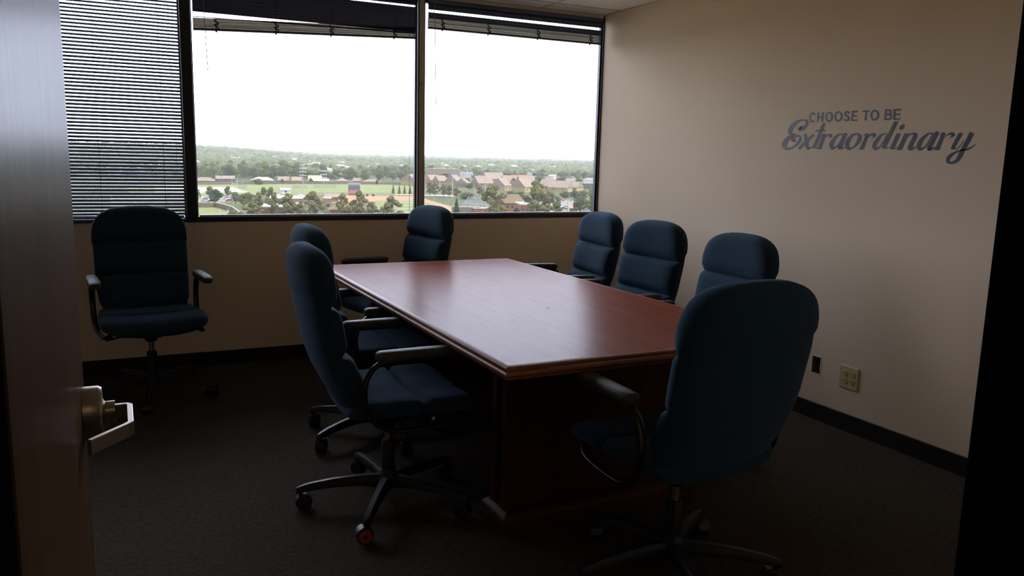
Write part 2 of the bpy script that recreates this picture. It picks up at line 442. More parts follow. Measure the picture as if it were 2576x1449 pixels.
g = MB().box(.0, .01, -.006, .006, hz_-.012, hz_-.002).box(.0, .01, -.006, .006, -hz_+.002, -hz_+.012)
g.build('mounting_ear', CHROME, jb)
g = MB().tube(catmull([(.04, .01, -.03), (.02, .0, -.02), (.015, -.012, .0), (.035, -.015, .02)], 5), .0022, 6)
g.build('wire', mat('yellow_wire', (.45, .33, .06), .5), jb)

# ---------------------------------------------------------------- wall lettering
dec = empty('wall_lettering', (W, 2.98, 1.60)); tag(dec, 'navy vinyl wall lettering reading CHOOSE TO BE Extraordinary', 'lettering')
Z = {1: (1955, 265, 9.66), 2: (2085, 265, 9.66), 3: (2235, 265, 9.056)}
def stroke_mesh(strokes, name):
    V = []; Fc = []; off = [0]
    def addv(zi, u, v):
        ox, oy, s_ = Z[zi]; p = at_x(ox+u/s_, oy+v/s_, W-.0008); V.append((p[0]-W-off[0], p[1]-2.98, p[2]-1.60)); return len(V)-1
    for si, (zi, pts, mode) in enumerate(strokes):
        off[0] = .00012*si
        P = catmull(pts, 7) if (mode & 1 and len(pts) > 2) else [np.array(p, float) for p in pts]
        prev = None
        for i, p in enumerate(P):
            d = P[min(i+1, len(P)-1)][:2]-P[max(i-1, 0)][:2]; d = d/max(1e-6, np.hypot(*d)); n = np.array([-d[1], d[0]])*max(p[2], 1)/2
            if mode & 4: n = np.array([max(p[2], 1)/2, 0.0])*(-1 if d[1] > 0 else 1)     # flat pen cut
            a = addv(zi, *(p[:2]+n)); b = addv(zi, *(p[:2]-n))
            if prev: Fc.append((prev[0], prev[1], b, a))
            prev = (a, b)
        if mode & 2:
            for p in (P[0], P[-1]):
                off[0] += .00004
                ids = [addv(zi, p[0]+p[2]/2*math.cos(2*math.pi*k/14), p[1]+p[2]/2*math.sin(2*math.pi*k/14)) for k in range(14)]
                Fc.append(tuple(ids))
    me = bpy.data.meshes.new(name); me.from_pydata(V, [], Fc); me.update()
    bm = bmesh.new(); bm.from_mesh(me)
    for f in bm.faces:
        if f.normal.x > 0: f.normal_flip()
    bm.to_mesh(me); bm.free()
    return link(name, me, NAVY, dec)
def ell(cx, cy, rx, ry, w_, sl=.0):
    return [(cx+rx*math.cos(a)-sl*ry*math.sin(a), cy+ry*math.sin(a), w_) for a in [2*math.pi*k/24 for k in range(25)]]
def cw(pts, w_): return [(a, b, w_) for a, b in pts]
caps = {
 'letter_C': [(1, cw([(918, 228), (885, 197), (848, 195), (808, 238), (795, 315), (812, 375), (850, 396), (902, 376)], 42), 1)],
 'letter_H': [(1, cw([(1000, 172), (984, 408)], 40), 0), (1, cw([(1114, 165), (1092, 403)], 40), 0), (1, cw([(990, 290), (1105, 284)], 38), 0)],
 'letter_O': [(1, ell(1262, 278, 74, 106, 42, .06), 0)],
 'letter_O_second': [(2, ell(235, 268, 80, 108, 42, .06), 0)],
 'letter_S': [(2, cw([(500, 188), (465, 157), (420, 160), (396, 195), (412, 235), (465, 272), (487, 318), (462, 358), (415, 366), (366, 345)], 42), 1)],
 'letter_E': [(2, cw([(580, 132), (560, 382)], 42), 0), (2, cw([(570, 152), (708, 145)], 38), 0), (2, cw([(565, 256), (684, 253)], 38), 0), (2, cw([(560, 364), (696, 359)], 38), 0)],
 'letter_T': [(2, cw([(826, 146), (992, 136)], 38), 0), (2, cw([(912, 140), (888, 368)], 42), 0)],
 'letter_O_third': [(2, ell(1112, 238, 86, 112, 42, .06), 0)],
 'letter_B': [(2, cw([(1388, 96), (1364, 358)], 44), 0), (2, cw([(1384, 116), (1450, 112), (1500, 130), (1506, 170), (1480, 210), (1430, 222), (1375, 224)], 38), 1), (2, cw([(1375, 224), (1455, 224), (1506, 245), (1512, 290), (1480, 328), (1430, 337), (1366, 340)], 38), 1)],
 'letter_E_last': [(3, cw([(142, 84), (124, 328)], 40), 0), (3, cw([(132, 102), (288, 97)], 36), 0), (3, cw([(130, 206), (266, 204)], 36), 0), (3, cw([(124, 312), (270, 309)], 36), 0)],
}
script = {
 'script_E': [(1, [(600, 500, 20), (545, 570, 95), (620, 570, 90), (690, 500, 72), (725, 430, 66), (715, 385, 60), (670, 362, 42), (600, 360, 38), (510, 388, 62), (425, 450, 86), (355, 530, 104), (318, 610, 108), (322, 665, 92), (365, 695, 50), (450, 692, 12)], 3),
              (1, [(430, 694, 20), (330, 745, 62), (245, 820, 92), (185, 910, 112), (172, 985, 112), (205, 1040, 84), (290, 1055, 54), (400, 1012, 44), (500, 920, 48), (553, 830, 58), (556, 770, 60), (505, 738, 46), (430, 755, 62), (375, 820, 88), (400, 855, 64), (450, 872, 24)], 3)],
 'script_x': [(1, [(686, 718, 74), (698, 800, 82), (710, 900, 86), (722, 1000, 90), (745, 1045, 72), (795, 1040, 42), (850, 1015, 22)], 3), (1, [(895, 716, 60), (800, 790, 62), (640, 930, 58), (530, 1068, 60)], 1)],
 'script_t': [(1, [(1140, 432, 76), (1085, 570, 84), (1010, 760, 86), (925, 950, 90), (905, 1020, 84), (940, 1050, 52), (1010, 1030, 24)], 5), (1, [(935, 618, 34), (1168, 608, 34)], 0)],
 'script_r': [(1, [(1148, 715, 84), (1095, 850, 88), (1020, 1068, 104)], 5), (1, [(1072, 762, 8), (1110, 720, 30), (1165, 705, 50)], 1), (1, [(1165, 780, 12), (1225, 720, 44), (1290, 725, 72), (1310, 750, 50), (1255, 800, 8)], 3)],
 'script_a': [(2, [(345, 715, 40), (280, 702, 34), (195, 740, 54), (105, 850, 86), (62, 960, 102), (72, 1030, 86), (120, 1035, 58), (205, 985, 34), (290, 850, 22), (350, 720, 24)], 3), (2, [(405, 700, 82), (345, 830, 86), (275, 980, 96), (262, 1030, 84), (310, 1045, 50), (380, 1015, 22)], 3)],
 'script_o': [(2, [(650, 692, 36), (565, 735, 60), (482, 835, 88), (440, 945, 98), (462, 1030, 86), (530, 1052, 50), (620, 1005, 48), (700, 905, 82), (745, 805, 98), (745, 740, 84), (700, 698, 52), (650, 692, 36)], 3)],
 'script_r_second': [(2, [(942, 700, 84), (880, 840, 88), (785, 1076, 106)], 5), (2, [(845, 750, 8), (890, 705, 32), (945, 692, 50)], 1), (2, [(960, 775, 12), (1030, 705, 44), (1100, 712, 74), (1115, 738, 50), (1045, 795, 8)], 3)],
 'script_d': [(2, [(1410, 695, 26), (1345, 690, 30), (1260, 735, 54), (1165, 855, 86), (1108, 970, 100), (1115, 1040, 86), (1170, 1050, 54), (1245, 995, 32), (1330, 870, 22), (1405, 730, 22)], 3), (2, [(1640, 384, 104), (1540, 590, 100), (1440, 800, 98), (1350, 985, 98), (1340, 1045, 84), (1395, 1048, 48), (1480, 1005, 22)], 5)],
 'script_i': [(3, [(228, 640, 100), (165, 790, 96), (88, 960, 96), (92, 1000, 74), (150, 985, 40), (220, 940, 18)], 5), (3, [(284, 524, 78), (306, 497, 96), (330, 468, 74)], 2)],
 'script_n': [(3, [(408, 640, 96), (345, 790, 98), (242, 1018, 106)], 5), (3, [(370, 770, 10), (460, 680, 26), (550, 640, 34), (612, 672, 88), (580, 765, 92), (510, 900, 94), (482, 980, 88), (530, 998, 52), (620, 945, 22)], 3)],
 'script_a_second': [(3, [(1010, 648, 34), (940, 636, 34), (850, 688, 54), (745, 800, 86), (692, 915, 102), (700, 985, 84), (755, 992, 54), (850, 925, 32), (930, 795, 22), (1000, 665, 22)], 3), (3, [(1098, 634, 92), (1015, 790, 94), (935, 950, 94), (925, 1000, 78), (990, 990, 46), (1065, 945, 20)], 3)],
 'script_r_third': [(3, [(1255, 640, 90), (1195, 790, 96), (1098, 1024, 110)], 5), (3, [(1165, 690, 8), (1215, 645, 32), (1270, 632, 50)], 1), (3, [(1300, 715, 12), (1380, 650, 42), (1460, 652, 74), (1475, 680, 50), (1390, 748, 8)], 3)],
 'script_y': [(3, [(1652, 628, 104), (1565, 780, 98), (1485, 930, 92), (1465, 990, 84), (1530, 1005, 54), (1610, 945, 28), (1720, 800, 18)], 5), (3, [(1902, 622, 104), (1815, 790, 100), (1705, 990, 98), (1630, 1150, 96), (1545, 1265, 76), (1440, 1308, 52), (1362, 1290, 66), (1355, 1225, 84), (1410, 1145, 76), (1510, 1075, 42), (1650, 1030, 30), (1800, 1000, 40), (1900, 945, 30), (1990, 878, 4)], 1)],
}
for d_ in (caps, script):
    for nm, st in d_.items():
        stroke_mesh(st, 'capital_letter' if d_ is caps else 'script_letter')

# ================================================================= TABLE
tb = empty('conference_table', (1.673, 3.433, 0), math.radians(0.4))
tag(tb, 'long cherry-red conference table with a moulded edge in the middle of the room', 'table')
TW, TL, TH = .603, 1.228, .75
def rect_sweep(mb, prof, hw, hl):
    # prof: (outset, z) closed loop swept round a rectangle with mitred corners
    rings = []
    for cx_, cy_ in ((-1, -1), (1, -1), (1, 1), (-1, 1)):
        rings.append([(cx_*(hw+o), cy_*(hl+o), z_) for o, z_ in prof])
    mb.rings(rings, cap=False, closed=True)
boxo('tabletop', TOP, -TW+.012, TW-.012, -TL+.012, TL-.012, TH-.028, TH, tb)
g = MB(); pr = [(-.012, TH-.0002), (-.004, TH), (.002, TH-.002), (.005, TH-.007), (.003, TH-.012), (-.003, TH-.0135), (-.003, TH-.017), (.006, TH-.019), (.010, TH-.024), (.010, TH-.030), (.004, TH-.034), (-.002, TH-.040), (-.004, TH-.047), (-.020, TH-.047), (-.020, TH-.028), (-.012, TH-.028)]
rect_sweep(g, pr, TW, TL)
g.build('edge_moulding', MOLD, tb, smooth=math.radians(35))
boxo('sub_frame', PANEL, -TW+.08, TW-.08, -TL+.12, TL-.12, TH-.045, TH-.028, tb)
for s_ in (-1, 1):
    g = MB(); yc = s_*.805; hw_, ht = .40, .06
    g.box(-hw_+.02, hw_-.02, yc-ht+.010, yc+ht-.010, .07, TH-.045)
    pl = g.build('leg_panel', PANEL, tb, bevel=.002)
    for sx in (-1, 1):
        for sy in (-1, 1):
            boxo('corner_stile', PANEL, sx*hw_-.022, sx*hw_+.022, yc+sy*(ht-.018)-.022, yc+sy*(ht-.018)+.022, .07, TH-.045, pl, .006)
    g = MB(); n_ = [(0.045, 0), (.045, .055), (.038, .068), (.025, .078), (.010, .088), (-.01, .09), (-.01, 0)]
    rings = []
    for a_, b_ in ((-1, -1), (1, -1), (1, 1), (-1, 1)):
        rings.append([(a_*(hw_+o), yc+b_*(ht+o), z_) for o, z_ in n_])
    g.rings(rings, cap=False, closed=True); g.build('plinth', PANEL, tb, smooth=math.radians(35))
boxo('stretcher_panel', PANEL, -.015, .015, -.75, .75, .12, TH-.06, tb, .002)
# dust specks and a stray hair on the top
sp = MB()
for (px, py) in ((1290, 810), (1411, 770), (1397, 764)):
    p = at_z(px, py, TH); q = Matrix.Rotation(-math.radians(.4), 4, 'Z') @ Vector((p[0]-1.673, p[1]-3.433, 0))
    sp.lathe([(0, 0), (.0022, .0002), (.0015, .0012), (0, .0015)], (q.x, q.y, TH), 7)
p = at_z(1380, 775, TH); q = Matrix.Rotation(-math.radians(.4), 4, 'Z') @ Vector((p[0]-1.673, p[1]-3.433, 0))
sp.tube(catmull([(q.x-.006, q.y-.022, TH+.001), (q.x-.009, q.y-.005, TH+.0015), (q.x-.003, q.y+.012, TH+.001), (q.x+.006, q.y+.018, TH+.001)], 5), .0006, 5)
sp.build('dust_specks', PLASTIC, tb)

# ================================================================= CHAIRS
def sgnp(v, e): return math.copysign(abs(v)**e, v)
def interp(xs_, ys_, x):
    return float(np.interp(x, xs_, ys_))
SPZ = [.40, .44, .50, .60, .70, .85, .95, 1.07]
SPX = [-.075, -.125, -.185, -.240, -.275, -.305, -.315, -.325]
def spine(z_):
    x = interp(SPZ, SPX, z_); dz = .02
    tx = interp(SPZ, SPX, z_+dz)-interp(SPZ, SPX, z_-dz); tz = 2*dz; l = math.hypot(tx, tz)
    return x, (tz/l, -tx/l)       # front normal in (x,z)
def halfw(z_):
    if z_ > .86:
        q_ = min(1, (z_-.86)/.207); return .252*max(0, 1-q_**3.3)**(1/2.7)
    return interp([.372, .39, .41, .45, .52, .60, .86], [.0, .09, .150, .205, .238, .247, .252], z_)
def back_loft(mb, zs_, tf, tb_, wmul=1.0, e=.62, n=28, wrap=.022):
    rings = []
    for i, z_ in enumerate(zs_):
        x, nv = spine(z_); w_ = max(.004, halfw(z_)*wmul); f_, b_ = tf[i], tb_[i]; ring = []
        for k in range(n):
            a = 2*math.pi*k/n; c_, s_ = math.cos(a), math.sin(a)
            yy = w_*sgnp(c_, e); dd = (f_ if s_ > 0 else b_)*sgnp(s_, e)
            dd += wrap*(yy/.25)**2
            ring.append((x+nv[0]*dd, yy, z_+nv[1]*dd))
        rings.append(ring)
    mb.rings(rings)
def make_chair(red=False):
    root = empty('office_chair')
    # --- five-star base, phase set per chair by rotating 'star_base'
    sb = MB(); sb.sm = True
    sb.lathe([(0, .062), (.030, .064), (.040, .075), (.044, .100), (.040, .125), (.030, .136), (.028, .150), (0, .150)], n=20)
    star = sb.build('base_hub', PLASTIC, root, smooth=math.radians(45))
    for k in range(5):
        a = 2*math.pi*k/5; R_ = Matrix.Rotation(a, 4, 'Z')
        g = MB(); rings = []
        for r_, zc_, hw_, hh in ((.030, .100, .026, .024), (.12, .106, .022, .019), (.22, .102, .019, .016), (.30, .093, .017, .014), (.335, .086, .016, .013), (.355, .080, .013, .012), (.362, .076, .009, .012)):
            rings.append([R_ @ Vector((r_, y_, zc_+z_)) for y_, z_ in ((-hw_, -hh), (-hw_*.85, hh*.5), (-hw_*.45, hh), (hw_*.45, hh), (hw_*.85, hh*.5), (hw_, -hh), (hw_*.5, -hh*1.1), (-hw_*.5, -hh*1.1))])
        g.rings(rings)
        g.tube([R_ @ Vector((.345, 0, .088)), R_ @ Vector((.345, 0, .052))], .010, 10)
        leg = g.build('base_leg', PLASTIC, star, smooth=math.radians(40)) if False else g.build('base_leg', PLASTIC, root, smooth=math.radians(40))
        sw = a+random.uniform(-.9, .9)+(.0 if not red else 0)
        if red and k == 3: sw = math.radians(-28)
        cm = MB(); Rc = Matrix.Translation(R_ @ Vector((.345, 0, 0))) @ Matrix.Rotation(sw, 4, 'Z') @ Matrix.Translation((-.012, 0, .0305))
        def cyl(y0, y1, r_, mi, r2=None):
            r2 = r2 or r_; n = 20; cm.mi = mi; hh = y1-y0
            rr = [(0, y0), (r_*.86, y0), (r_, y0+hh*.18), (r_, y1-hh*.18), (r_*.86, y1), (0, y1)]
            cm.rings([[Rc @ Vector((q*math.cos(2*math.pi*j/n), y_, q*math.sin(2*math.pi*j/n))) for j in range(n)] for q, y_ in rr], cap=False)
        cyl(.004, .025, .0305, 0); cyl(-.025, -.004, .0305, 0)
        if red and k == 3:
            cyl(.0252, .0268, .0245, 1); cyl(-.0268, -.0252, .0245, 1); cyl(.0268, .029, .006, 0); cyl(-.029, -.0268, .006, 0)
        cm.mi = 0
        hood = []
        for j in range(9):
            b = math.radians(-20+j*25)
            hood.append([Rc @ Vector((rr_*math.cos(b), y_, rr_*math.sin(b))) for rr_, y_ in ((.0335, -.019), (.0335, .019), (.0310, .019), (.0310, -.019))])
        cm.rings(hood)
        cs = cm.build('caster', [CASTER, REDHUB], leg, smooth=math.radians(40))
        if red and k == 3: cs['label'] = 'caster with orange-red wheel disc'
    g = MB(); g.sm = True
    g.lathe([(0, .12), (.027, .12), (.027, .262), (.022, .268), (0, .268)], n=18)
    g.build('column_cover', PLASTIC, root, smooth=math.radians(45))
    g = MB(); g.lathe([(0, .26), (.0145, .26), (.0145, .36), (0, .36)], n=16)
    g.build('gas_column', CHROME, root, smooth=math.radians(45))
    # --- tilt mechanism under the seat
    g = MB(); rings = []
    for x_, hw_, z0, z1 in ((-.10, .05, .375, .402), (-.06, .062, .352, .405), (.0, .068, .345, .408), (.06, .062, .352, .41), (.12, .05, .375, .412)):
        rings.append([(x_, y_*hw_, z0+(z1-z0)*zz2) for y_, zz2 in ((-.7, 0), (-1, .35), (-1, 1), (1, 1), (1, .35), (.7, 0))])
    g.rings(rings); g.lathe([(0, .325), (.030, .325), (.036, .345), (.036, .37), (0, .37)], n=16)
    mech = g.build('tilt_mechanism', PLASTIC, root, smooth=math.radians(40))
    MB().tube(catmull([(.02, -.05, .372), (.02, -.13, .366), (.03, -.20, .360)], 4)+[np.array((.03, -.235, .358))], [.0045]*8+[.008, .008], 8).build('height_lever', PLASTIC, mech, smooth=True)
    # --- backrest: upholstered outer shell with three front cushions
    zs_ = list(np.linspace(.374, .50, 10))+list(np.linspace(.54, 1.02, 15))
    g = MB(); g.sm = True
    tf = [.02]*len(zs_); tb_ = [interp([.374, .42, .5, .9, 1.02], [.012, .035, .050, .052, .045], z_) for z_ in zs_]
    back_loft(g, zs_, tf, tb_, .985)
    back = g.build('backrest', FABRIC, root, smooth=True)
    def cushion(z0, z1, top=False, t0=.058, wm=1.0):
        g = MB(); g.sm = True; n = 12; zz3 = []; tf = []; tb_ = []
        for i in range(n+1):
            q = i/n
            if top: q2 = q; bul = min(1, (q2/.10))**.5 if q2 < .10 else 1.0
            else: q2 = q; bul = min(1.0, min(q2, 1-q2)/.12)**.5 if min(q2, 1-q2) < .12 else 1.0
            bul = max(bul, .30)
            if top:
                z_ = z0+(z1-z0)*(1-(1-q)**1.7)
                edge = max(0.05, 1-max(0, (z_-(z1-.075))/.078)**2.4)**.5
                zz3.append(z_); tf.append(t0*bul*edge+.004*math.sin(math.pi*min(1, q*1.2))); tb_.append(.058*edge*min(1, .3+q*4))
            else:
                zz3.append(z0+(z1-z0)*q); tf.append(t0*bul+.006*math.sin(math.pi*q)); tb_.append(.012)
        back_loft(g, zz3, tf, tb_, wm, e=.55)
        return g.build('back_cushion', FABRIC, back, smooth=True)
    cushion(.855, 1.066, True, .060, 1.015)
    cushion(.668, .853, False, .062, 1.0)
    cushion(.470, .666, False, .066, 1.0)
    # welt seam round the outer back
    # --- seat: two dished rolls
    def seat_roll(x0, x1, front, name, par):
        g = MB(); g.sm = True; n = 12; m_ = 30; rings = []
        for i in range(n+1):
            q = i/n; x = x0+(x1-x0)*q
            en = 1.0
            lo, hi = (.14, .14) if not front else (.12, .34)
            if q < lo: en = math.sqrt(max(.0, 1-((lo-q)/lo)**2))
            if q > 1-hi: en = math.sqrt(max(.0, 1-((q-(1-hi))/hi)**2))
            if not front: en = max(en, .30)
            else: en = max(en, .30 if q < .5 else .04)
            zt, zb = .492, .402
            zc_ = .445-(.016*max(0, (q-.5)*2)**2 if front else 0)
            hw_ = .272*(1-.10*(1-en)) - (.035*max(0, (q-.6)/.4)**2 if front else .03*(1-q))
            ring = []
            for k in range(m_):
                a = 2*math.pi*k/m_; c_, s_ = math.cos(a), math.sin(a)
                y_ = hw_*sgnp(c_, .45); h_ = (.048 if s_ > 0 else .040)*sgnp(s_, .75)*(.35+.65*en if s_ < 0 else en)
                dish = .030*(abs(y_)/.27)**2.2
                ring.append((x, y_, zc_+h_+dish))
            rings.append(ring)
        g.rings(rings)
        return g.build(name, FABRIC, par, smooth=True)
    seat = seat_roll(-.205, .075, False, 'seat', root)
    seat_roll(.068, .300, True, 'seat_front_roll', seat)
    # --- loop arms
    for s_ in (-1, 1):
        path = [(.225, s_*.225, .418), (.18, s_*.245, .400), (.08, s_*.256, .392), (-.03, s_*.262, .392), (-.095, s_*.268, .412), (-.140, s_*.272, .455), (-.160, s_*.274, .520), (-.157, s_*.275, .590), (-.130, s_*.276, .640), (-.085, s_*.277, .664), (-.02, s_*.278, .668), (.12, s_*.278, .668)]
        g = MB(); g.sm = True; pts = catmull(path, 5)
        rings = []; 
        for i, p in enumerate(pts):
            d = Vector(pts[min(i+1, len(pts)-1)]-pts[max(i-1, 0)]).normalized(); sd_ = Vector((0, 1, 0)); sd_ = (sd_-d*sd_.dot(d)).normalized(); nn = d.cross(sd_)
            rings.append([Vector(p)+sd_*.0155*math.cos(2*math.pi*k/12)+nn*.0095*math.sin(2*math.pi*k/12) for k in range(12)])
        g.rings(rings)
        arm = g.build('arm_loop', TUBE, root, smooth=math.radians(60))
        g = MB(); g.sm = True; rings = []
        for x_, hw_, zt, zb in ((-.122, .012, .690, .674), (-.117, .022, .699, .668), (-.105, .028, .703, .662), (-.05, .0300, .704, .664), (.06, .0310, .706, .666), (.16, .0305, .706, .667), (.20, .027, .702, .666), (.215, .020, .695, .668), (.220, .010, .688, .674)):
            rings.append([(x_, s_*.278+hw_*sgnp(math.cos(2*math.pi*k/16), .6), (zt+zb)/2+(zt-zb)/2*sgnp(math.sin(2*math.pi*k/16), .6)) for k in range(16)])
        g.rings(rings); g.build('arm_pad', ARM, arm, smooth=math.radians(60))
    return root
def set_phase(ch, heading, phase):
    # turn the star base against the seat
    rel = phase-heading
    for c_ in ch.children:
        if c_.name.startswith(('base_leg', 'base_hub')): c_.rotation_euler = (0, 0, rel)
R = math.radians
G1 = 'navy swivel chairs round the conference table'
chair_spec = [
 # x, y, heading, phase, label, group, tilt
 (.937, 2.985, -2, 24+0, 'navy swivel chair on the left side nearest the camera, one caster orange-red', G1, True),
 (1.115, 3.80, 0, 64, 'navy swivel chair on the left side, half hidden behind the nearer one', G1, False),
 (1.60, 5.03, 191, 20, 'navy swivel chair at the far table end under the centre mullion, side-on', G1, False),
 (2.50, 4.41, 175, 10, 'navy swivel chair on the right side nearest the windows', G1, False),
 (2.44, 3.70, 183, 50, 'navy swivel chair in the middle of three along the right side', G1, False),
 (2.38, 2.97, 176, 30, 'navy swivel chair on the right side, partly behind the large foreground chair', G1, False),
 (1.652, 2.055, 91, 35, 'large navy swivel chair in the foreground at the near table end, back to the camera', G1, False),
 (.140, 4.87, -85, -26, 'navy swivel chair standing alone below the lowered blind, facing the camera', None, False),
]
proto = None
for i, (x, y, hd, ph, lab, grp, red) in enumerate(chair_spec):
    if i == 0:
        ch = make_chair(True)
    elif proto is None:
        proto = make_chair(False); ch = proto
    else:
        ch = copy_tree(proto)
    ch.location = (x, y, 0); ch.rotation_euler = (0, 0, R(hd))
    # red chair: the fourth leg carries the orange-red caster
    set_phase(ch, R(hd), R(ph if i else 24))
    if 'group' in ch.keys(): del ch['group']
    tag(ch, lab, 'chair', grp)

# ================================================================= EXTERIOR (seen from about nine floors up)
GZ = -26.6
def hill(x, y):
    d = np.hypot(x, y); az = np.degrees(np.arctan2(x, y))
    a = np.clip((d-900)/2100, 0, 1); a = a*a*(3-2*a); b = np.clip((15-az)/11, 0, 1); b = b*b*(3-2*b)
    return GZ+25*a*b
def G(px, py): return at_z(px, py, GZ)
def A(u, v): return (480+u/4.441, 340+v/4.441)
def B(u, v): return (1050+u/5.257, 340+v/5.257)
def mpp(P): return float(np.dot(np.array(P)-np.array([0, 0, CAM_H]), _f))/F_PX
def yaw_to_cam(P): return math.atan2(-P[1], -P[0])+math.pi/2     # rz making local -y face the room

_before = set(bpy.data.materials)
GRASS = noisy('grass', (0.040, 0.058, 0.016), (0.062, 0.080, 0.024), .05, 0.95, spec=0.05, detail=6)
TURF = noisy('playing_field', (0.088, 0.112, 0.046), (0.108, 0.132, 0.058), .03, 0.95, spec=0.05, detail=5)
DIRT = noisy('track_surface', (0.20, 0.115, 0.085), (0.25, 0.145, 0.105), .05, 0.95, spec=0.05)
GRAVEL = noisy('pale_gravel', (0.30, 0.28, 0.25), (0.36, 0.34, 0.30), .08, 0.95, spec=0.05)
ASPH = noisy('asphalt', (0.10, 0.10, 0.105), (0.14, 0.14, 0.145), .06, 0.9, spec=0.05)
FAR = noisy('far_ground', (0.035, 0.048, 0.020), (0.055, 0.062, 0.030), .01, 0.95, spec=0.05)
WHITE = mat('white_paint', (0.32, 0.32, 0.31), .6)
ROOFT = noisy('tan_shingles', (0.150, 0.128, 0.138), (0.180, 0.152, 0.160), .8, 0.9, spec=0.05)
ROOFB = noisy('brown_shingles', (0.085, 0.070, 0.055), (0.105, 0.088, 0.070), .8, 0.9, spec=0.05)
ROOFW = noisy('white_roofing', (0.26, 0.26, 0.29), (0.33, 0.33, 0.36), .4, 0.9, spec=0.05)
ROOFG = noisy('grey_shingles', (0.10, 0.10, 0.10), (0.13, 0.13, 0.13), .8, 0.9, spec=0.05)
STUCCO = noisy('cream_siding', (0.21, 0.185, 0.115), (0.24, 0.21, 0.135), .5, 0.9, spec=0.05)
BRICK = noisy('red_brick', (0.13, 0.065, 0.045), (0.17, 0.085, 0.060), 1.0, 0.9, spec=0.05)
BRICKT = noisy('tan_brick', (0.14, 0.11, 0.095), (0.17, 0.135, 0.12), 1.0, 0.9, spec=0.05)
GREYW = noisy('grey_siding', (0.06, 0.06, 0.07), (0.08, 0.08, 0.09), .5, 0.9, spec=0.05)
WINM = mat('dark_window', (0.02, 0.022, 0.028), .25)
WOODF = noisy('weathered_fence', (0.075, 0.066, 0.060), (0.11, 0.098, 0.088), 2.0, 0.9, spec=0.05)
CONC = mat('pole_concrete', (0.22, 0.21, 0.19), .8)
POLEW = mat('pole_wood', (0.06, 0.05, 0.042), .9)
STEEL = mat('bleacher_aluminium', (0.20, 0.215, 0.225), .5, .2)
RED = mat('scoreboard_red', (0.26, 0.012, 0.028), .5)
BLK = mat('scoreboard_black', (0.012, 0.012, 0.016), .5)
YEL = mat('goalpost_yellow', (0.36, 0.30, 0.03), .5)
BLUE = mat('blue_sign', (0.05, 0.08, 0.20), .5)
DGREY = mat('dark_mesh', (0.035, 0.038, 0.04), .8)

def leafmat(n, c1, c2):
    m = mat(n, c1, .85, spec=.05); t = m.node_tree; N = t.nodes; L = t.links; b = N['Principled BSDF']
    oi = N.new('ShaderNodeObjectInfo'); gm = N.new('ShaderNodeNewGeometry')
    ad = N.new('ShaderNodeMath'); ad.operation = 'ADD'; fr_ = N.new('ShaderNodeMath'); fr_.operation = 'FRACT'
    L.new(oi.outputs['Random'], ad.inputs[0]); L.new(gm.outputs['Random Per Island'], ad.inputs[1]); L.new(ad.outputs[0], fr_.inputs[0])
    r = N.new('ShaderNodeValToRGB'); r.color_ramp.elements[0].color = (*c1, 1); r.color_ramp.elements[1].color = (*c2, 1)
    L.new(fr_.outputs[0], r.inputs[0]); L.new(r.outputs[0], b.inputs['Base Color']); return m
LEAF_P = leafmat('pine_needles', (0.078, 0.088, 0.042), (0.145, 0.150, 0.082))
LEAF_D = leafmat('oak_leaves', (0.048, 0.070, 0.030), (0.092, 0.116, 0.052))
LEAF_B = leafmat('bright_leaves', (0.060, 0.095, 0.022), (0.110, 0.150, 0.040))
LEAF_K = leafmat('dark_leaves', (0.014, 0.036, 0.018), (0.035, 0.065, 0.032))
LEAF_F = leafmat('forest_leaves', (0.036, 0.052, 0.030), (0.078, 0.094, 0.054))
BARK = mat('bark', (0.045, 0.035, 0.028), .9)

# ground sheets
def sheet(name, pts, m, z, label, cat, kind=None):
    """polygon on the ground; pts are world (x, y)"""
    c = np.mean(pts, 0); me = bpy.data.meshes.new(name)
    me.from_pydata([(p[0]-c[0], p[1]-c[1], 0) for p in pts]+[(p[0]-c[0], p[1]-c[1], -.3) for p in pts], [],
                   [tuple(range(len(pts)))]+[(i, (i+1) % len(pts), len(pts)+(i+1) % len(pts), len(pts)+i) for i in range(len(pts))])
    me.update(); bm = bmesh.new(); bm.from_mesh(me); bmesh.ops.recalc_face_normals(bm, faces=bm.faces[:])
    up = [f for f in bm.faces if len(f.verts) == len(pts)]
    if up and up[0].normal.z < 0: bmesh.ops.reverse_faces(bm, faces=bm.faces[:])
    bm.to_mesh(me); bm.free()
    o = link(name, me, m); o.location = (c[0], c[1], z)
    if kind: o['kind'] = kind
    else: tag(o, label, cat)
    return o
gr = MB(); nx, ny = 60, 60
X = np.linspace(-1, 1, nx); Y = np.linspace(0, 1, ny)
V = []; 
for j in range(ny):
    yy = 12+9000*Y[j]**2.2
    for i in range(nx):
        xx = X[i]*(500+yy*1.1); V.append((xx, yy, float(hill(xx, yy))))
F_ = [(j*nx+i, j*nx+i+1, (j+1)*nx+i+1, (j+1)*nx+i) for j in range(ny-1) for i in range(nx-1)]
me = bpy.data.meshes.new('ground'); me.from_pydata(V, [], F_); me.update()
o = link('ground', me, FAR); o['kind'] = 'structure'
def W2(*uv): return [G(*q)[:2] for q in uv]
sheet('lawn', W2(A(-700, 560), A(60, 556), A(1030, 548), A(2100, 550), A(2520, 570), A(2600, 675), A(1500, 668), A(-700, 668)), TURF, GZ+.05, '', '', 'structure')
sheet('bounce_ground', [(-260, 16), (300, 16), (330, 330), (-240, 330)], GRAVEL, GZ+.05, 'pale ground sheet added below the view to bounce light up into the room', 'parking lot')  # unseen pale ground, added to throw light onto the ceiling
sheet('gravel_area', W2(A(-400, 585), A(470, 583), A(635, 640), A(-400, 645)), GRAVEL, GZ+.12, 'pale gravel yard at the left edge of the playing field', 'gravel')
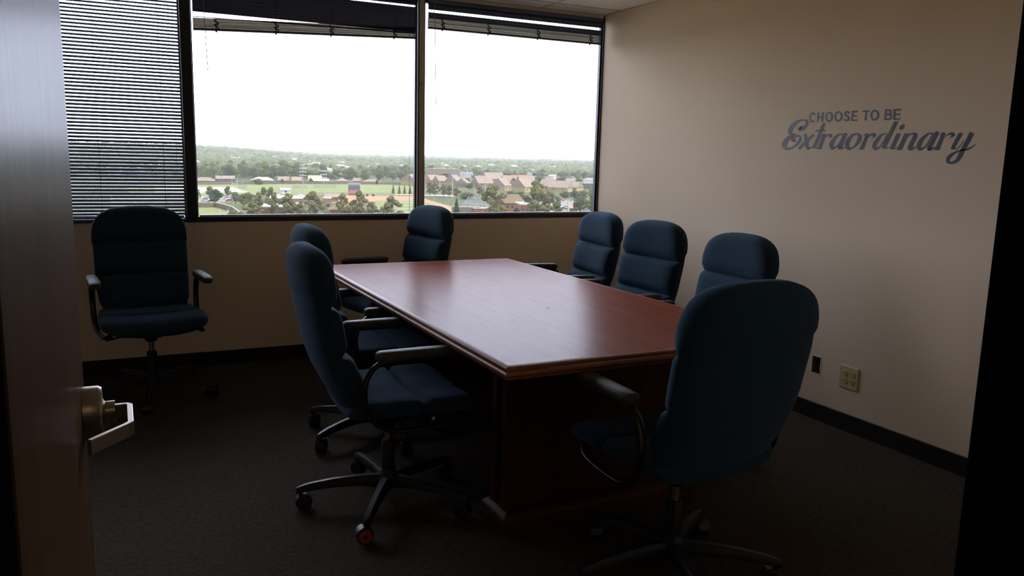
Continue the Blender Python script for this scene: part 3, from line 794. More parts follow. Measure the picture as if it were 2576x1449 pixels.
sheet('lawn', W2(A(-900, 770), A(620, 745), A(700, 800), A(560, 900), A(200, 1100), A(-900, 1100)), GRASS, GZ+.05, '', '', 'structure')
sheet('ball_field', W2(A(-900, 820), A(285, 812), A(500, 870), A(560, 960), A(200, 1300), A(-900, 1300)), TURF, GZ+.12, 'green ball field in the lower left corner of the view, inside a low wall', 'field')
sheet('parking_lot', W2(A(-900, 690), A(640, 672), A(640, 745), A(-900, 775)), ASPH, GZ+.10, 'grey parking lot with parked cars, left below the tree row', 'parking lot')
sheet('running_track', W2(A(1480, 672), A(2520, 684), A(3010, 830), A(3300, 960), A(3300, 1250), A(2600, 1250), A(2480, 900), A(2160, 745), A(1480, 760)), DIRT, GZ+.10, 'reddish running track curving behind the football field', 'track')
sheet('football_field', W2(A(2060, 735), A(2560, 726), A(2900, 850), A(2960, 1000), A(2960, 1300), A(2100, 1300)), TURF, GZ+.16, 'green football field with white yard lines, near the centre mullion', 'football field')
ln = MB()
for v in (742, 762, 790, 826, 870):
    a, b = G(*A(2330-(v-742)*.3, v)), G(*A(2520+(v-742)*1.2, v-4)); d = (b-a)/np.linalg.norm(b-a); n = np.array([-d[1], d[0], 0])*.18
    ln.rings([[a-n, a+n, a+n+[0, 0, .25], a-n+[0, 0, .25]], [b-n, b+n, b+n+[0, 0, .25], b-n+[0, 0, .25]]])
tag(ln.build('yard_lines', WHITE), 'white yard lines across the football field', 'field lines')
sheet('parking_lot', W2(B(1820, 850), B(2700, 850), B(2900, 1250), B(1660, 1250), B(1660, 1000)), ASPH, GZ+.10, 'grey parking lot in the lower right of the view, beside the brick building', 'parking lot')
sheet('parking_lot', W2(B(520, 520), B(2400, 545), B(2600, 620), B(1500, 585), B(420, 560)), ASPH, GZ+.10, 'long pale parking lot in front of the distant shops', 'parking lot')
sheet('road', W2(B(-300, 780), B(480, 800), B(480, 812), B(-300, 792)), GRAVEL, GZ+.14, 'pale path along the conifer row at the field end', 'path')

def gable(name, label, cat, px, py, wpx, hm, rm, wm, rf, rot=0.0, dep=None, n_win=2, hip=False, chimney=False, flat=False, over=.5, group=None, wide=None):
    P = G(px, py); k = mpp(P); w_ = wide if wide else wpx*k; d_ = dep or max(8, w_*.55)
    e_ = empty(name, (P[0], P[1], GZ), yaw_to_cam(P)+math.radians(rot)); tag(e_, label, cat, group)
    e_.location = Vector((P[0], P[1], GZ))+Vector((P[0], P[1], 0)).normalized()*d_*.5
    boxo('wall', wm, -w_/2, w_/2, -d_/2, d_/2, 0, hm, e_)
    g = MB()
    if flat:
        g.box(-w_/2-.2, w_/2+.2, -d_/2-.2, d_/2+.2, hm, hm+rm)
        g.build('roof', rf, e_)
        if rm >= .5:
            for q in range(3): boxo('rooftop_unit', WHITE, -w_*.3+q*w_*.3, -w_*.3+q*w_*.3+2.2, -1.2, 1.2, hm+rm, hm+rm+1.2, e_)
    else:
        a = w_/2+over; b = d_/2+over; ins = (min(a*.8, b) if hip else 0)
        v = [g.bm.verts.new(p) for p in ((-a, -b, hm-.2), (a, -b, hm-.2), (a, b, hm-.2), (-a, b, hm-.2), (-a+ins, 0, hm+rm), (a-ins, 0, hm+rm))]
        for q in ((0, 1, 5, 4), (2, 3, 4, 5), (1, 2, 5), (3, 0, 4), (0, 3, 2, 1)): g._f([v[i] for i in q])
        g.build('roof', rf, e_)
    for q in range(n_win):
        x = -w_/2+(q+.5)*w_/n_win
        boxo('window', WINM, x-.7, x+.7, -d_/2-.06, -d_/2+.05, hm*.35, hm*.35+min(1.4, hm*.4), e_)
    if chimney: boxo('chimney', BRICK, w_*.02-.7, w_*.02+.7, -d_/2-.1, -d_/2+1.2, 0, hm+rm+1.2, e_)
    return e_
# houses behind the wooden fence (left to right)
gable('house', 'low tan-roofed house at the left end of the wooden fence', 'house', *A(160, 545), 46, 2.8, 2.6, BRICKT, ROOFT, -14, hip=True)
gable('house', 'grey two-storey house with pale roof, second from the left behind the fence', 'house', *A(385, 545), 44, 4.4, 2.4, GREYW, ROOFT, 10, n_win=3)
gable('house', 'house with a white low roof behind the dark bush', 'house', *A(800, 535), 52, 2.6, 2.6, BRICKT, ROOFW, -10, hip=True)
gable('house', 'tan-roofed house with a red brick chimney behind the fence', 'house', *A(1105, 538), 56, 2.6, 3.2, BRICKT, ROOFT, 4, chimney=True)
gable('house', 'small house with a yellow-green roof behind the light pole', 'house', *A(1385, 520), 32, 3.4, 2.6, STUCCO, mat('pale_green_roof', (.19, .20, .10), .9), 8)
gable('house', 'low white-walled house between the two light poles', 'house', *A(1430, 538), 48, 2.4, 1.8, STUCCO, ROOFW, -6, n_win=3)
gable('house', 'small tan house left of the scoreboard', 'house', *A(1690, 545), 28, 2.8, 2.4, BRICKT, ROOFT, 12, hip=True)
gable('house', 'small tan house just behind the scoreboard', 'house', *A(1860, 545), 16, 2.8, 2.6, BRICKT, ROOFT, -25)
gable('house', 'long low tan house right of the scoreboard', 'house', *A(2030, 545), 42, 2.3, 1.9, BRICKT, ROOFT, 5, hip=True)
gable('house', 'tan gabled house beside the centre mullion', 'house', *A(2470, 562), 40, 5.2, 5.0, STUCCO, ROOFT, 62, dep=16, n_win=1)
gable('house', 'white-roofed two-storey building among trees behind the scoreboard', 'building', *A(1615, 452), 34, 5.5, 2.5, STUCCO, ROOFT, 8, hip=True, n_win=4)
gable('house', 'small white building right of the scoreboard trees', 'building', *A(2085, 400), 15, 8, 2.5, STUCCO, ROOFW, 5, flat=True)
gable('house', 'low white building behind the field trees', 'building', *A(2025, 440), 20, 3.5, .8, STUCCO, ROOFW, 5, flat=True)

# wooden fence in sections along the far side of the field
fe = empty('wooden_fence', G(*A(60, 550))); tag(fe, 'long weathered wooden fence along the far side of the playing field', 'fence')
fp = [G(*A(60, 553)), G(*A(530, 548)), G(*A(1020, 542)), G(*A(1500, 548)), G(*A(2000, 550)), G(*A(2390, 552))]
fl = Vector(fe.location)
for a, b in zip(fp, fp[1:]):
    L_ = np.linalg.norm(b-a); n_ = int(L_/6); ang = math.atan2(b[1]-a[1], b[0]-a[0])
    pm = None
    for q in range(n_):
        p = a+(b-a)*(q+.5)/n_
        if pm is None:
            g = MB().box(-L_/n_/2+.05, L_/n_/2-.05, -.04, .04, .05, 2.1).box(-L_/n_/2-.06, -L_/n_/2+.06, -.08, .08, 0, 2.25)
            o = g.build('fence_panel', WOODF, fe); pm = o.data
        else:
            o = bpy.data.objects.new('fence_panel', pm); COL.objects.link(o); o.parent = fe
        o.location = Vector(p)-fl; o.rotation_euler = (0, 0, ang)

# townhouse complex
for i, (u, v, wp, hm, rm, rt, lab, wm) in enumerate([
 (200, 640, 26, 3.6, 5.0, 25, 'tan-roofed townhouse at the left end of the row, by the mullion', BRICKT),
 (300, 655, 24, 3.6, 5.2, 28, 'second tan-roofed townhouse from the mullion', BRICKT),
 (480, 680, 30, 4.6, 6.0, 62, 'townhouse with a cream gable, left part of the complex', STUCCO),
 (600, 690, 18, 3.4, 4.6, 66, 'townhouse with a dark gable beside the light pole', ROOFG),
 (860, 690, 44, 3.8, 6.5, 30, 'long tan-roofed townhouse behind the middle light pole', BRICKT),
 (1000, 650, 46, 5.5, 6.5, 18, 'big tan-roofed townhouse rising at the back of the complex', BRICKT),
 (1110, 735, 34, 4.4, 6.0, 60, 'townhouse with a cream gable facing left of the tall pine', STUCCO),
 (1250, 690, 50, 5.0, 6.0, 14, 'tan-roofed townhouse with a small dormer', BRICKT),
 (1385, 755, 42, 4.6, 6.4, 60, 'townhouse with a broad cream gable beside the tall pine', STUCCO),
 (1430, 700, 40, 5.0, 6.6, 24, 'tan-roofed townhouse directly behind the tall pine', BRICKT),
 (1720, 735, 32, 4.2, 5.6, -35, 'townhouse with a tan roof right of the tall pine', STUCCO),
 (1890, 750, 52, 3.8, 5.4, -20, 'long tan-roofed townhouse on the right side of the complex', STUCCO),
 (2080, 740, 30, 3.4, 4.6, -28, 'rightmost tan-roofed townhouse of the complex', STUCCO)]):
    e_ = gable('townhouse', lab, 'townhouse', *B(u, v), wp, hm, rm, wm, ROOFT, rt, dep=13, n_win=2)
    if 'dormer' in lab:
        MB().prism([(-2.5, -6), (2.5, -6), (0, -6.01)], 6.5, 8.5)
        g = MB(); v_ = [g.bm.verts.new(p) for p in ((-3, -6.5, 6), (3, -6.5, 6), (0, -6.5, 9), (0, 1, 9))]
        for q in ((0, 1, 2), (0, 2, 3), (1, 3, 2)): g._f([v_[j] for j in q])
        g.build('dormer', GREYW, e_)
# shops and blocks beyond
gable('shop_building', 'tan three-storey block left of the shops', 'building', *B(345, 548), 84, 9.5, .8, BRICKT, ROOFT, -4, dep=20, n_win=8, flat=True)
for u, v, wp, hm, lab in [(650, 548, 44, 5, 'long white shop building left of the dark billboard'), (870, 540, 40, 5.5, 'white flat shop behind the dark billboard'),
                      (1110, 535, 46, 5, 'white flat shop behind the single round tree'), (1370, 560, 52, 6, 'long white shop with a red sign band'),
                      (1600, 560, 40, 5.5, 'white flat shop at the foot of the tall mast'), (2270, 668, 26, 6, 'white building at the right edge of the window'),
                      (2250, 712, 30, 4.5, 'grey building at the right edge under the white one')]:
    gable('shop_building', lab, 'building', *B(u, v), wp, hm, .6, WHITE if 'grey' not in lab else GREYW, ROOFW if 'grey' not in lab else ROOFG, random.uniform(-6, 6), dep=22, n_win=6, flat=True)
p = G(*B(1370, 588)); e_ = tag(boxo('shop_sign', RED, -14, 14, -.3, .3, 4.4, 6.2), 'red sign band on the long white shop front', 'sign'); e_.location = p; e_.rotation_euler.z = yaw_to_cam(p)
p = G(*B(1780, 590)); t_ = MB(); t_.sm = True; t_.lathe([(0, 0), (5.5, 0), (5.5, 5.5), (4.5, 6.6), (0, 7)], n=24); o = t_.build('storage_tank', ROOFW, smooth=math.radians(40)); o.location = p; tag(o, 'round white storage tank right of the tall mast', 'tank')
def sign(px, py, wpx, hpx, post, m, lab, face=None):
    P = G(px, py); k = mpp(P); e_ = empty('billboard', P, yaw_to_cam(P)); tag(e_, lab, 'sign')
    boxo('sign_face', m, -wpx*k/2, wpx*k/2, -.3, .3, post, post+hpx*k, e_)
    for s_ in (-1, 1): MB().tube([(s_*wpx*k*.3, 0, 0), (s_*wpx*k*.3, 0, post+.5)], .25, 8).build('post', POLEW, e_)
sign(*B(495, 590), 15, 6, 5.0, BLUE, 'blue roadside sign in front of the tan block')
sign(*B(935, 600), 11, 9, 4.5, BLK, 'dark square billboard among the shops')

# poles
def pole(px, py, top_px, lab, m, cat='pole', arms=0, lights=False, r=.22):
    P = G(px, py); k = mpp(P); h = (py-top_px)*k*1.01; e_ = empty('light_pole' if lights else 'utility_pole', P, yaw_to_cam(P)); tag(e_, lab, cat)
    MB().tube([(0, 0, 0), (0, 0, h*.5), (0, 0, h)], [r, r*.8, r*.55], 8).build('pole_shaft', m, e_)
    for q in range(arms):
        boxo('crossarm', m, -1.5, 1.5, -.08, .08, h-.7-q*1.1, h-.5-q*1.1, e_)
    if lights:
        for q in range(3):
            boxo('crossarm', m, -2.2, 2.2, -.1, .1, h-.4-q*2.2, h-.2-q*2.2, e_)
            for s_ in (-1.7, -.6, .6, 1.7): MB().lathe([(0, 0), (.45, .05), (.35, .5), (0, .6)], (s_, -.2, h-.3-q*2.2), 8).build('floodlight', WHITE, e_)
    return P, h
pole(*A(1255, 690), A(0, 375)[1], 'tall floodlight pole left of the scoreboard', CONC, 'light pole', lights=True)
pole(*A(1487, 690), A(0, 405)[1], 'tall floodlight pole just left of the scoreboard', CONC, 'light pole', lights=True)
pole(*B(460, 860), B(0, 540)[1], 'pale pole in front of the cream gable', CONC, 'pole', r=.28)
pole(*B(893, 985), B(0, 530)[1], 'tall pale pole standing by the bleachers', CONC, 'pole', r=.3)
pole(*B(750, 800), B(0, 640)[1], 'short pole at the townhouse corner', CONC, 'pole')
pole(*B(1178, 868), B(0, 735)[1], 'slim light pole right of the large pine', CONC, 'pole')
pole(*B(1440, 850), B(0, 770)[1], 'short light pole left of the tallest pine', CONC, 'pole')
pole(*B(1985, 1030), B(0, 815)[1], 'light pole in the right-hand parking lot', CONC, 'pole')
pole(*B(1652, 560), B(0, 298)[1], 'very tall thin mast above the shops', CONC, 'mast', r=.45)
pole(*B(1480, 545), B(0, 455)[1], 'short mast left of the tall one', CONC, 'mast', r=.4)
pole(*B(295, 720), B(0, 520)[1], 'pale pole near the mullion', CONC, 'pole', r=.2)
up = [pole(*A(345, 548), A(0, 432)[1], 'utility pole behind the grey house', POLEW, 'utility pole', 2),
      pole(*A(968, 545), A(0, 305)[1], 'tall dark utility pole between two houses', POLEW, 'utility pole', 2, r=.26),
      pole(*A(2150, 535), A(0, 325)[1], 'utility pole right of the scoreboard', POLEW, 'utility pole', 2),
      pole(*A(2265, 535), A(0, 345)[1], 'second utility pole right of the scoreboard', POLEW, 'utility pole', 2)]
pts = [up[0], up[1], up[2]]
left = (G(*A(-600, 545)), 14.0); right = (G(*A(3300, 600)), 15.0)
chain = [left]+pts+[right]
for hh, lab in ((-.5, 'upper power line strung across the field edge'), (-4.5, 'lower power line strung across the field edge')):
    g = MB()
    for (p0, h0), (p1, h1) in zip(chain, chain[1:]):
        a = Vector(p0)+Vector((0, 0, h0+hh)); b = Vector(p1)+Vector((0, 0, h1+hh)); L_ = (b-a).length
        g.tube([a.lerp(b, q/10)-Vector((0, 0, 4*(L_*.015)*(q/10)*(1-q/10))) for q in range(11)], .07, 4)
    tag(g.build('power_line', POLEW), lab, 'cable')
# field goal / practice posts
def goal(px, py, top, wpx, m, lab):
    P = G(px, py); k = mpp(P); h = (py-top)*k; w_ = wpx*k; e_ = empty('goal_post', P, yaw_to_cam(P)); tag(e_, lab, 'goal post')
    for s_ in (-1, 1): MB().tube([(s_*w_/2, 0, 0), (s_*w_/2, 0, h)], .14, 8).build('upright', m, e_)
    MB().tube([(-w_/2, 0, h*.38), (w_/2, 0, h*.38)], .12, 8).build('crossbar', m, e_)
goal(*A(1985, 680), A(0, 575)[1], 28, YEL, 'yellow goal post right of the scoreboard')
goal(*A(492, 590), A(0, 468)[1], 13, WHITE, 'tall white posts at the left of the field')
goal(*A(1028, 650), A(0, 556)[1], 12, WHITE, 'small white posts behind the shed')
pole(*A(583, 560), A(0, 485)[1], 'white post right of the tall white posts', WHITE, 'pole', r=.15)
pole(*B(218, 940), B(0, 820)[1], 'yellow upright at the near end of the football field', YEL, 'pole', r=.14)
pole(*A(95, 790), A(0, 682)[1], 'yellow foul pole at the corner of the ball field', YEL, 'pole', r=.35)
# scoreboard
P = G(*A(1825, 672)); k = mpp(P); e_ = empty('scoreboard', P, yaw_to_cam(P)); tag(e_, 'red and black scoreboard standing at the end of the field', 'scoreboard')
px_ = k/4.441; s_w = 130*px_; b0 = 32*px_
boxo('display_panel', BLK, -s_w/2, s_w/2, -.4, .4, 62*px_, 112*px_, e_)
boxo('header_strip', WHITE, -s_w/2, s_w/2, -.45, .4, 112*px_, 134*px_, e_)
boxo('lower_panel', RED, -s_w/2, s_w/2, -.42, .4, 24*px_, 62*px_, e_)
g = MB()
for q in range(11): g.box(-s_w*.44+q*s_w*.082, -s_w*.44+q*s_w*.082+s_w*.05, -.5, -.45, 116*px_, 130*px_)
g.build('header_lettering', BLK, e_)
g = MB().box(-s_w*.27, s_w*.27, -.5, -.42, 42*px_, 46*px_).box(-s_w*.27, -s_w*.22, -.5, -.42, 42*px_, 54*px_).box(s_w*.22, s_w*.27, -.5, -.42, 42*px_, 54*px_).box(-s_w*.5, s_w*.5, -.5, -.42, 24*px_, 28*px_)
g.build('score_markings', WHITE, e_)
boxo('crest_sign', RED, -s_w*.07, s_w*.07, -.4, .4, 134*px_, 148*px_, e_)
boxo('brick_base', BRICK, -s_w*.5, s_w*.5, -.5, .5, 0, 24*px_, e_)
# shed, batting cages, sports bits
gable('shed', 'white shed with a dark end on the playing field', 'shed', *A(1050, 655), 22, 2.6, 1.2, WHITE, ROOFW, 12, dep=6, n_win=1)
def cage(px, py, wpx, hm, lab, n=8):
    P = G(px, py); k = mpp(P); w_ = wpx*k; e_ = empty('batting_cage', P, yaw_to_cam(P)); tag(e_, lab, 'cage')
    for q in range(n+1):
        x = -w_/2+w_*q/n
        MB().tube([(x, 0, 0), (x, 0, hm), (x, 5, hm), (x, 5, 0)], .07, 5).build('cage_frame', DGREY, e_)
    g = MB()
    for z_ in (hm, hm*.66, hm*.33):
        for y_ in (0, 5): g.tube([(-w_/2, y_, z_), (w_/2, y_, z_)], .04, 4)
    g.build('cage_rail', DGREY, e_)
cage(*A(1500, 600), 52, 5.5, 'dark netted batting cages left of the scoreboard', 14)
cage(*A(575, 605), 20, 3.2, 'small netted cage near the tall white posts', 5)
cage(*A(1220, 600), 34, 2.2, 'low netted backstop in the middle of the field', 7)
fn = MB(); a = G(*A(1380, 662)); b = G(*A(2500, 668)); n_ = 60
for q in range(n_+1):
    p = a+(b-a)*q/n_; fn.tube([p, p+[0, 0, 1.3]], .06, 4)
for z_ in (.4, .8, 1.25): fn.tube([a+[0, 0, z_], b+[0, 0, z_]], .05, 4)
tag(fn.build('field_fence', DGREY), 'low dark fence between the playing field and the running track', 'fence')
wl = MB(); C_ = [G(*A(-400, 800)), G(*A(60, 805)), G(*A(275, 802)), G(*A(380, 828)), G(*A(470, 858)), G(*A(560, 930))]
g = empty('field_wall', C_[0]); tag(g, 'low grey padded wall curving round the corner of the ball field', 'wall')
for a, b in zip(C_, C_[1:]):
    for q in range(6):
        p, p2 = a+(b-a)*q/6, a+(b-a)*(q+.96)/6; d = (p2-p); L_ = np.linalg.norm(d)
        o = boxo('wall_pad', WOODF, 0, L_, -.1, .1, 0, 2.2, g); o.location = p-C_[0]; o.rotation_euler.z = math.atan2(d[1], d[0])
        o = boxo('top_rail', YEL, 0, L_, -.14, .14, 2.2, 2.45, g); o.location = p-C_[0]; o.rotation_euler.z = math.atan2(d[1], d[0])
wf_ = G(*A(372, 895)); goal(*A(372, 900), A(0, 825)[1], 20, WHITE, 'white frame standing on the ball field in the lower left')

# near buildings below the pines
gable('school_building', 'long white flat roof behind the pine row', 'building', *A(1080, 800), 96, 4.0, .5, BRICKT, ROOFW, 3, dep=26, n_win=8, flat=True)
gable('school_building', 'red brick building with a white roof under the left pines', 'building', *A(1000, 905), 110, 3.8, .5, BRICK, ROOFW, -4, dep=22, n_win=8, flat=True)
gable('school_building', 'tan box building between the pines', 'building', *A(1527, 850), 18, 6, .4, BRICKT, ROOFW, 3, dep=9, n_win=1, flat=True)
gable('school_building', 'low brown roof at the foot of the pines near the mullion', 'building', *A(1750, 905), 90, 3.0, 2.6, BRICK, ROOFB, 2, dep=14, n_win=5, hip=True)
gable('school_building', 'small tan-roofed block left of the running track', 'building', *A(1570, 748), 32, 3.0, 1.6, BRICKT, ROOFT, 4, dep=10, n_win=3)
gable('field_house', 'brown-roofed building between the two large pines', 'building', *B(1200, 1000), 56, 4.2, 4.2, BRICK, ROOFB, 30, dep=14, n_win=4)
gable('brick_building', 'red brick building with a white flat roof under the tallest pine', 'building', *B(1500, 1050), 70, 4.6, .7, BRICK, ROOFW, 10, dep=18, n_win=6, flat=True)
gable('guard_booth', 'small booth with a red roof in the right-hand parking lot', 'booth', *B(2062, 1022), 20, 2.4, .8, STUCCO, mat('booth_red', (.28, .04, .04), .6), 0, dep=5, n_win=2)
gable('brick_wall_block', 'orange brick wall block below the bleachers', 'building', *B(850, 1045), 46, 2.6, .4, BRICK, ROOFW, 12, dep=5, n_win=0, flat=True)
# bleachers: tiers of planks on a frame
P = G(*B(740, 975)); k = mpp(P); e_ = empty('bleachers', P, yaw_to_cam(P)+math.radians(-28)); tag(e_, 'grey metal bleachers facing the football field', 'bleachers')
bw = 70*k
for q in range(9):
    boxo('bleacher_plank', STEEL, -bw/2, bw/2, q*.9, q*.9+.75, 1.0+q*.55, 1.12+q*.55, e_)
boxo('bleacher_plank', STEEL, -bw/2, bw/2, -1.2, -.1, .9, 1.0, e_)
for q in range(9):
    x = -bw/2+bw*q/8; MB().tube([(x, 8.2, 0), (x, 8.2, 6.4)], .1, 5).tube([(x, 0, 0), (x, 0, 1.0)], .1, 5).tube([(x, 0, .9), (x, 8.2, 5.5)], .12, 5).build('support', STEEL, e_)
g = MB()
for q in range(30):
    x = -bw/2+bw*q/29; g.tube([(x, -1.2, 1.0), (x, -1.2, 2.0)], .05, 4)
g.tube([(-bw/2, -1.2, 2.0), (bw/2, -1.2, 2.0)], .06, 4); g.build('railing', DGREY, e_)
P = G(*B(640, 1030)); o = tag(boxo('concrete_stand', ROOFG, -7, 7, -5, 5, 0, 3.2), 'grey concrete stand end beside the dark green tree', 'stand'); o.location = P; o.rotation_euler.z = yaw_to_cam(P)
for u, lab in ((663, 'dark post left of the bleacher wall'), (705, 'short dark post beside the first one')):
    pole(*B(u, 1045), B(0, 905 if u == 663 else 960)[1], lab, DGREY, 'pole', r=.14)
P = G(*B(2230, 560)); k = mpp(P); e_ = empty('flag', P, yaw_to_cam(P)); tag(e_, 'large striped flag flying at the right of the view', 'flag')
MB().tube([(0, 0, 0), (0, 0, 108/5.257*k)], .3, 6).build('flag_pole', CONC, e_)
fx_ = 1/5.257*k
for q in range(9):
    m_ = RED if q % 2 == 0 else WHITE
    g = MB(); z0 = (62+q*5)*fx_; rings = []
    for j in range(7):
        x = j*10*fx_; zz4 = z0+math.sin(j*.9)*3*fx_+j*2*fx_
        rings.append([(x, -.1, zz4), (x, .1, zz4), (x, .1, zz4+5*fx_), (x, -.1, zz4+5*fx_)])
    g.rings(rings); g.build('stripe', m_, e_)

# cars
def make_car(m, van=False):
    e_ = empty('car'); h_ = 1.9 if van else 1.35
    prof = [(-2.3, .35), (-2.3, .85), (-1.6, .95), (1.5, .95), (2.3, .80), (2.3, .35)]
    g = MB(); g.rings([[(x, y_*.9, z_) for x, z_ in prof] for y_ in (-1, 1)]); g.build('car_body', m, e_)
    cp = [(-2.25, .85), (-2.1, h_+.1), (1.2, h_+.1), (1.9, .9)] if van else [(-1.7, .93), (-1.2, h_+.05), (.5, h_+.05), (1.2, .93)]
    g = MB(); g.rings([[(x, y_*.76, z_) for x, z_ in cp] for y_ in (-1, 1)]); g.build('cabin', m if van else WINM, e_)
    if not van: boxo('car_roof', m, -1.15, .45, -.72, .72, h_+.04, h_+.10, e_)
    else: boxo('side_glass', WINM, -1.7, 1.2, -.80, .80, 1.15, 1.65, e_)
    for x in (-1.45, 1.45):
        for y_ in (-.82, .82): MB().lathe([(0, -.1), (.33, -.1), (.33, .1), (0, .1)], (x, y_, .33), 12, 'y').build('wheel', CASTER, e_)
    return e_
CW = mat('car_white', (.30, .30, .30), .3); CR = mat('car_red', (.16, .02, .025), .3); CK = mat('car_dark', (.02, .022, .028), .3); CS = mat('car_silver', (.18, .185, .19), .3)
cars = {'white van': make_car(CW, True), 'red car': make_car(CR), 'white car': make_car(CW), 'dark car': make_car(CK), 'silver car': make_car(CS)}
used = set()
def car(kind, px, py, rot, lab, group=None):
    c = cars[kind] if kind not in used else copy_tree(cars[kind]); used.add(kind)
    P = G(px, py); c.location = P+[0, 0, .12]; c.rotation_euler.z = yaw_to_cam(P)+math.radians(rot)
    if 'group' in c.keys(): del c['group']
    tag(c, lab, 'car', group)
car('white van', *A(165, 742), 8, 'white van at the left end of the parking lot')
car('white van', *A(180, 722), 8, 'white van parked behind the first white van')
car('dark car', *A(228, 750), 15, 'dark car right of the white vans')
car('red car', *A(430, 745), 4, 'red car in the parking lot right of the dark round tree')
car('red car', *A(465, 735), 4, 'second red car, partly behind the first red car')
car('white car', *A(400, 722), 4, 'white car behind the red cars')
car('silver car', *A(400, 702), 4, 'silver car in the back row behind the red cars')
car('white car', *A(440, 715), 4, 'white car beside the leafy tree row')
car('dark car', *A(680, 690), 30, 'dark car beyond the tree row on the left')
car('dark car', *B(1700, 990), 60, 'dark car right of the brick building')
car('dark car', *B(1930, 985), 5, 'dark car behind the red-roofed booth, left')
car('white car', *B(1955, 968), 5, 'white car left of the red-roofed booth')
car('dark car', *B(1900, 870), -12, 'dark car under the trees in the right-hand lot')
car('red car', *B(1890, 855), -12, 'red car under the trees in the right-hand lot')
car('silver car', *B(2060, 872), 0, 'silver car under the trees at the right')
car('silver car', *B(2225, 1018), 4, 'silver car at the right edge of the window')
car('silver car', *B(2300, 990), 60, 'pale car in the bottom right corner of the window')
car('white van', *B(2200, 1005), 4, 'white van at the bottom right of the view')
for q in range(46):
    u = 560+q*37+random.uniform(-8, 8); v = random.choice((540, 556, 570))+(u-560)*.014
    car(random.choice(('white car', 'dark car', 'silver car', 'red car')), *B(u, v), random.choice((0, 90)), 'tiny parked car in the long lot of the distant shops', 'cars parked by the distant shops')

# ----- trees
def crown_mesh(name, blobs, n, size, m, seed, thin=1.0):
    r_ = np.random.default_rng(seed); V = []; Fc = []
    vol = np.array([b[3]*b[4] for b in blobs]); vol = vol/vol.sum()
    for b, fr_ in zip(blobs, vol):
        k = int(n*fr_)
        d = r_.normal(size=(k, 3)); d /= np.linalg.norm(d, axis=1)[:, None]
        rad = (.72+.36*r_.random(k))[:, None]
        c = np.array(b[:3])+d*rad*np.array([b[3], b[3], b[4]])
        for p, dd in zip(c, d):
            nrm = dd+r_.normal(size=3)*.45; nrm /= np.linalg.norm(nrm)
            t1 = np.cross(nrm, r_.normal(size=3)); t1 /= np.linalg.norm(t1); t2 = np.cross(nrm, t1); s_ = size*(.6+.8*r_.random())
            i0 = len(V); V += [p+t1*s_, p+t2*s_*.8, p-t1*s_, p-t2*s_*.8-nrm*s_*.3]; Fc.append((i0, i0+1, i0+2, i0+3))
    me = bpy.data.meshes.new(name); me.from_pydata([tuple(v) for v in V], [], Fc); me.update(); me.materials.append(m); return me
def trunk_mesh(h, r, m, bend=.3, limbs=3, seed=1):
    r_ = random.Random(seed); g = MB()
    top = (r_.uniform(-bend, bend), r_.uniform(-bend, bend), h)
    g.tube([(0, 0, 0), (top[0]*.3, top[1]*.3, h*.5), top], [r, r*.75, r*.3], 7)
    for q in range(limbs):
        a = r_.uniform(0, 6.28); z0 = h*r_.uniform(.35, .75); l_ = h*r_.uniform(.18, .3)
        g.tube([(top[0]*.5, top[1]*.5, z0), (math.cos(a)*l_, math.sin(a)*l_, z0+l_*.7)], [r*.45, r*.15], 5)
    me = bpy.data.meshes.new('trunk'); bmesh.ops.recalc_face_normals(g.bm, faces=g.bm.faces[:]); g.bm.to_mesh(me); g.bm.free(); me.materials.append(m); return me
# variants all 10 m tall, scaled per tree
def rb(n, seed, rx, z0, z1, br, flat=1.0):
    r_ = random.Random(seed); o_ = []
    for q in range(n):
        z_ = z0+(z1-z0)*(q+.5)/n; t_ = (q+.5)/n; env = math.sin(math.pi*min(1, max(.12, t_*.9+.12)))**.7
        a = r_.uniform(0, 6.28); d_ = rx*env*r_.uniform(.2, .85); o_.append((math.cos(a)*d_, math.sin(a)*d_, z_, br*r_.uniform(.75, 1.15), br*flat*r_.uniform(.7, 1.0)))
    return o_
VAR = {}
for s_ in range(3):
    VAR['round%d' % s_] = (crown_mesh('crown', rb(11, 10+s_, 3.2, 3.0, 9.0, 1.9), 2600, .26, LEAF_D, s_), trunk_mesh(5.5, .28, BARK, seed=s_))
    VAR['pine%d' % s_] = (crown_mesh('crown', rb(24, 30+s_, 4.4, 2.2, 9.6, 1.25, .66), 4600, .23, LEAF_P, 5+s_), trunk_mesh(9.0, .24, BARK, .5, 7, seed=4+s_))
VAR['dark0'] = (crown_mesh('crown', rb(10, 50, 3.0, 2.2, 8.6, 1.9), 2600, .26, LEAF_K, 11), trunk_mesh(5, .3, BARK, seed=9))
VAR['bright0'] = (crown_mesh('crown', rb(11, 60, 3.2, 2.0, 8.8, 2.0), 2600, .28, LEAF_B, 12), trunk_mesh(5, .3, BARK, seed=8))
VAR['conifer0'] = (crown_mesh('crown', [(0, 0, 1.2+q*1.0, 2.3-q*.24, .75) for q in range(9)], 2400, .24, LEAF_K, 13), trunk_mesh(9, .2, BARK, .1, 0, seed=7))
VAR['spruce0'] = (crown_mesh('crown', [(0, 0, 2.0+q*.9, 2.5-q*.25, .5) for q in range(9)], 1600, .24, LEAF_P, 14), trunk_mesh(9, .2, BARK, .1, 3, seed=7))
VAR['bush0'] = (crown_mesh('crown', rb(8, 70, 3.8, 1.2, 7.2, 2.8), 2200, .34, LEAF_D, 15), trunk_mesh(3, .3, BARK, .1, 0, seed=6))
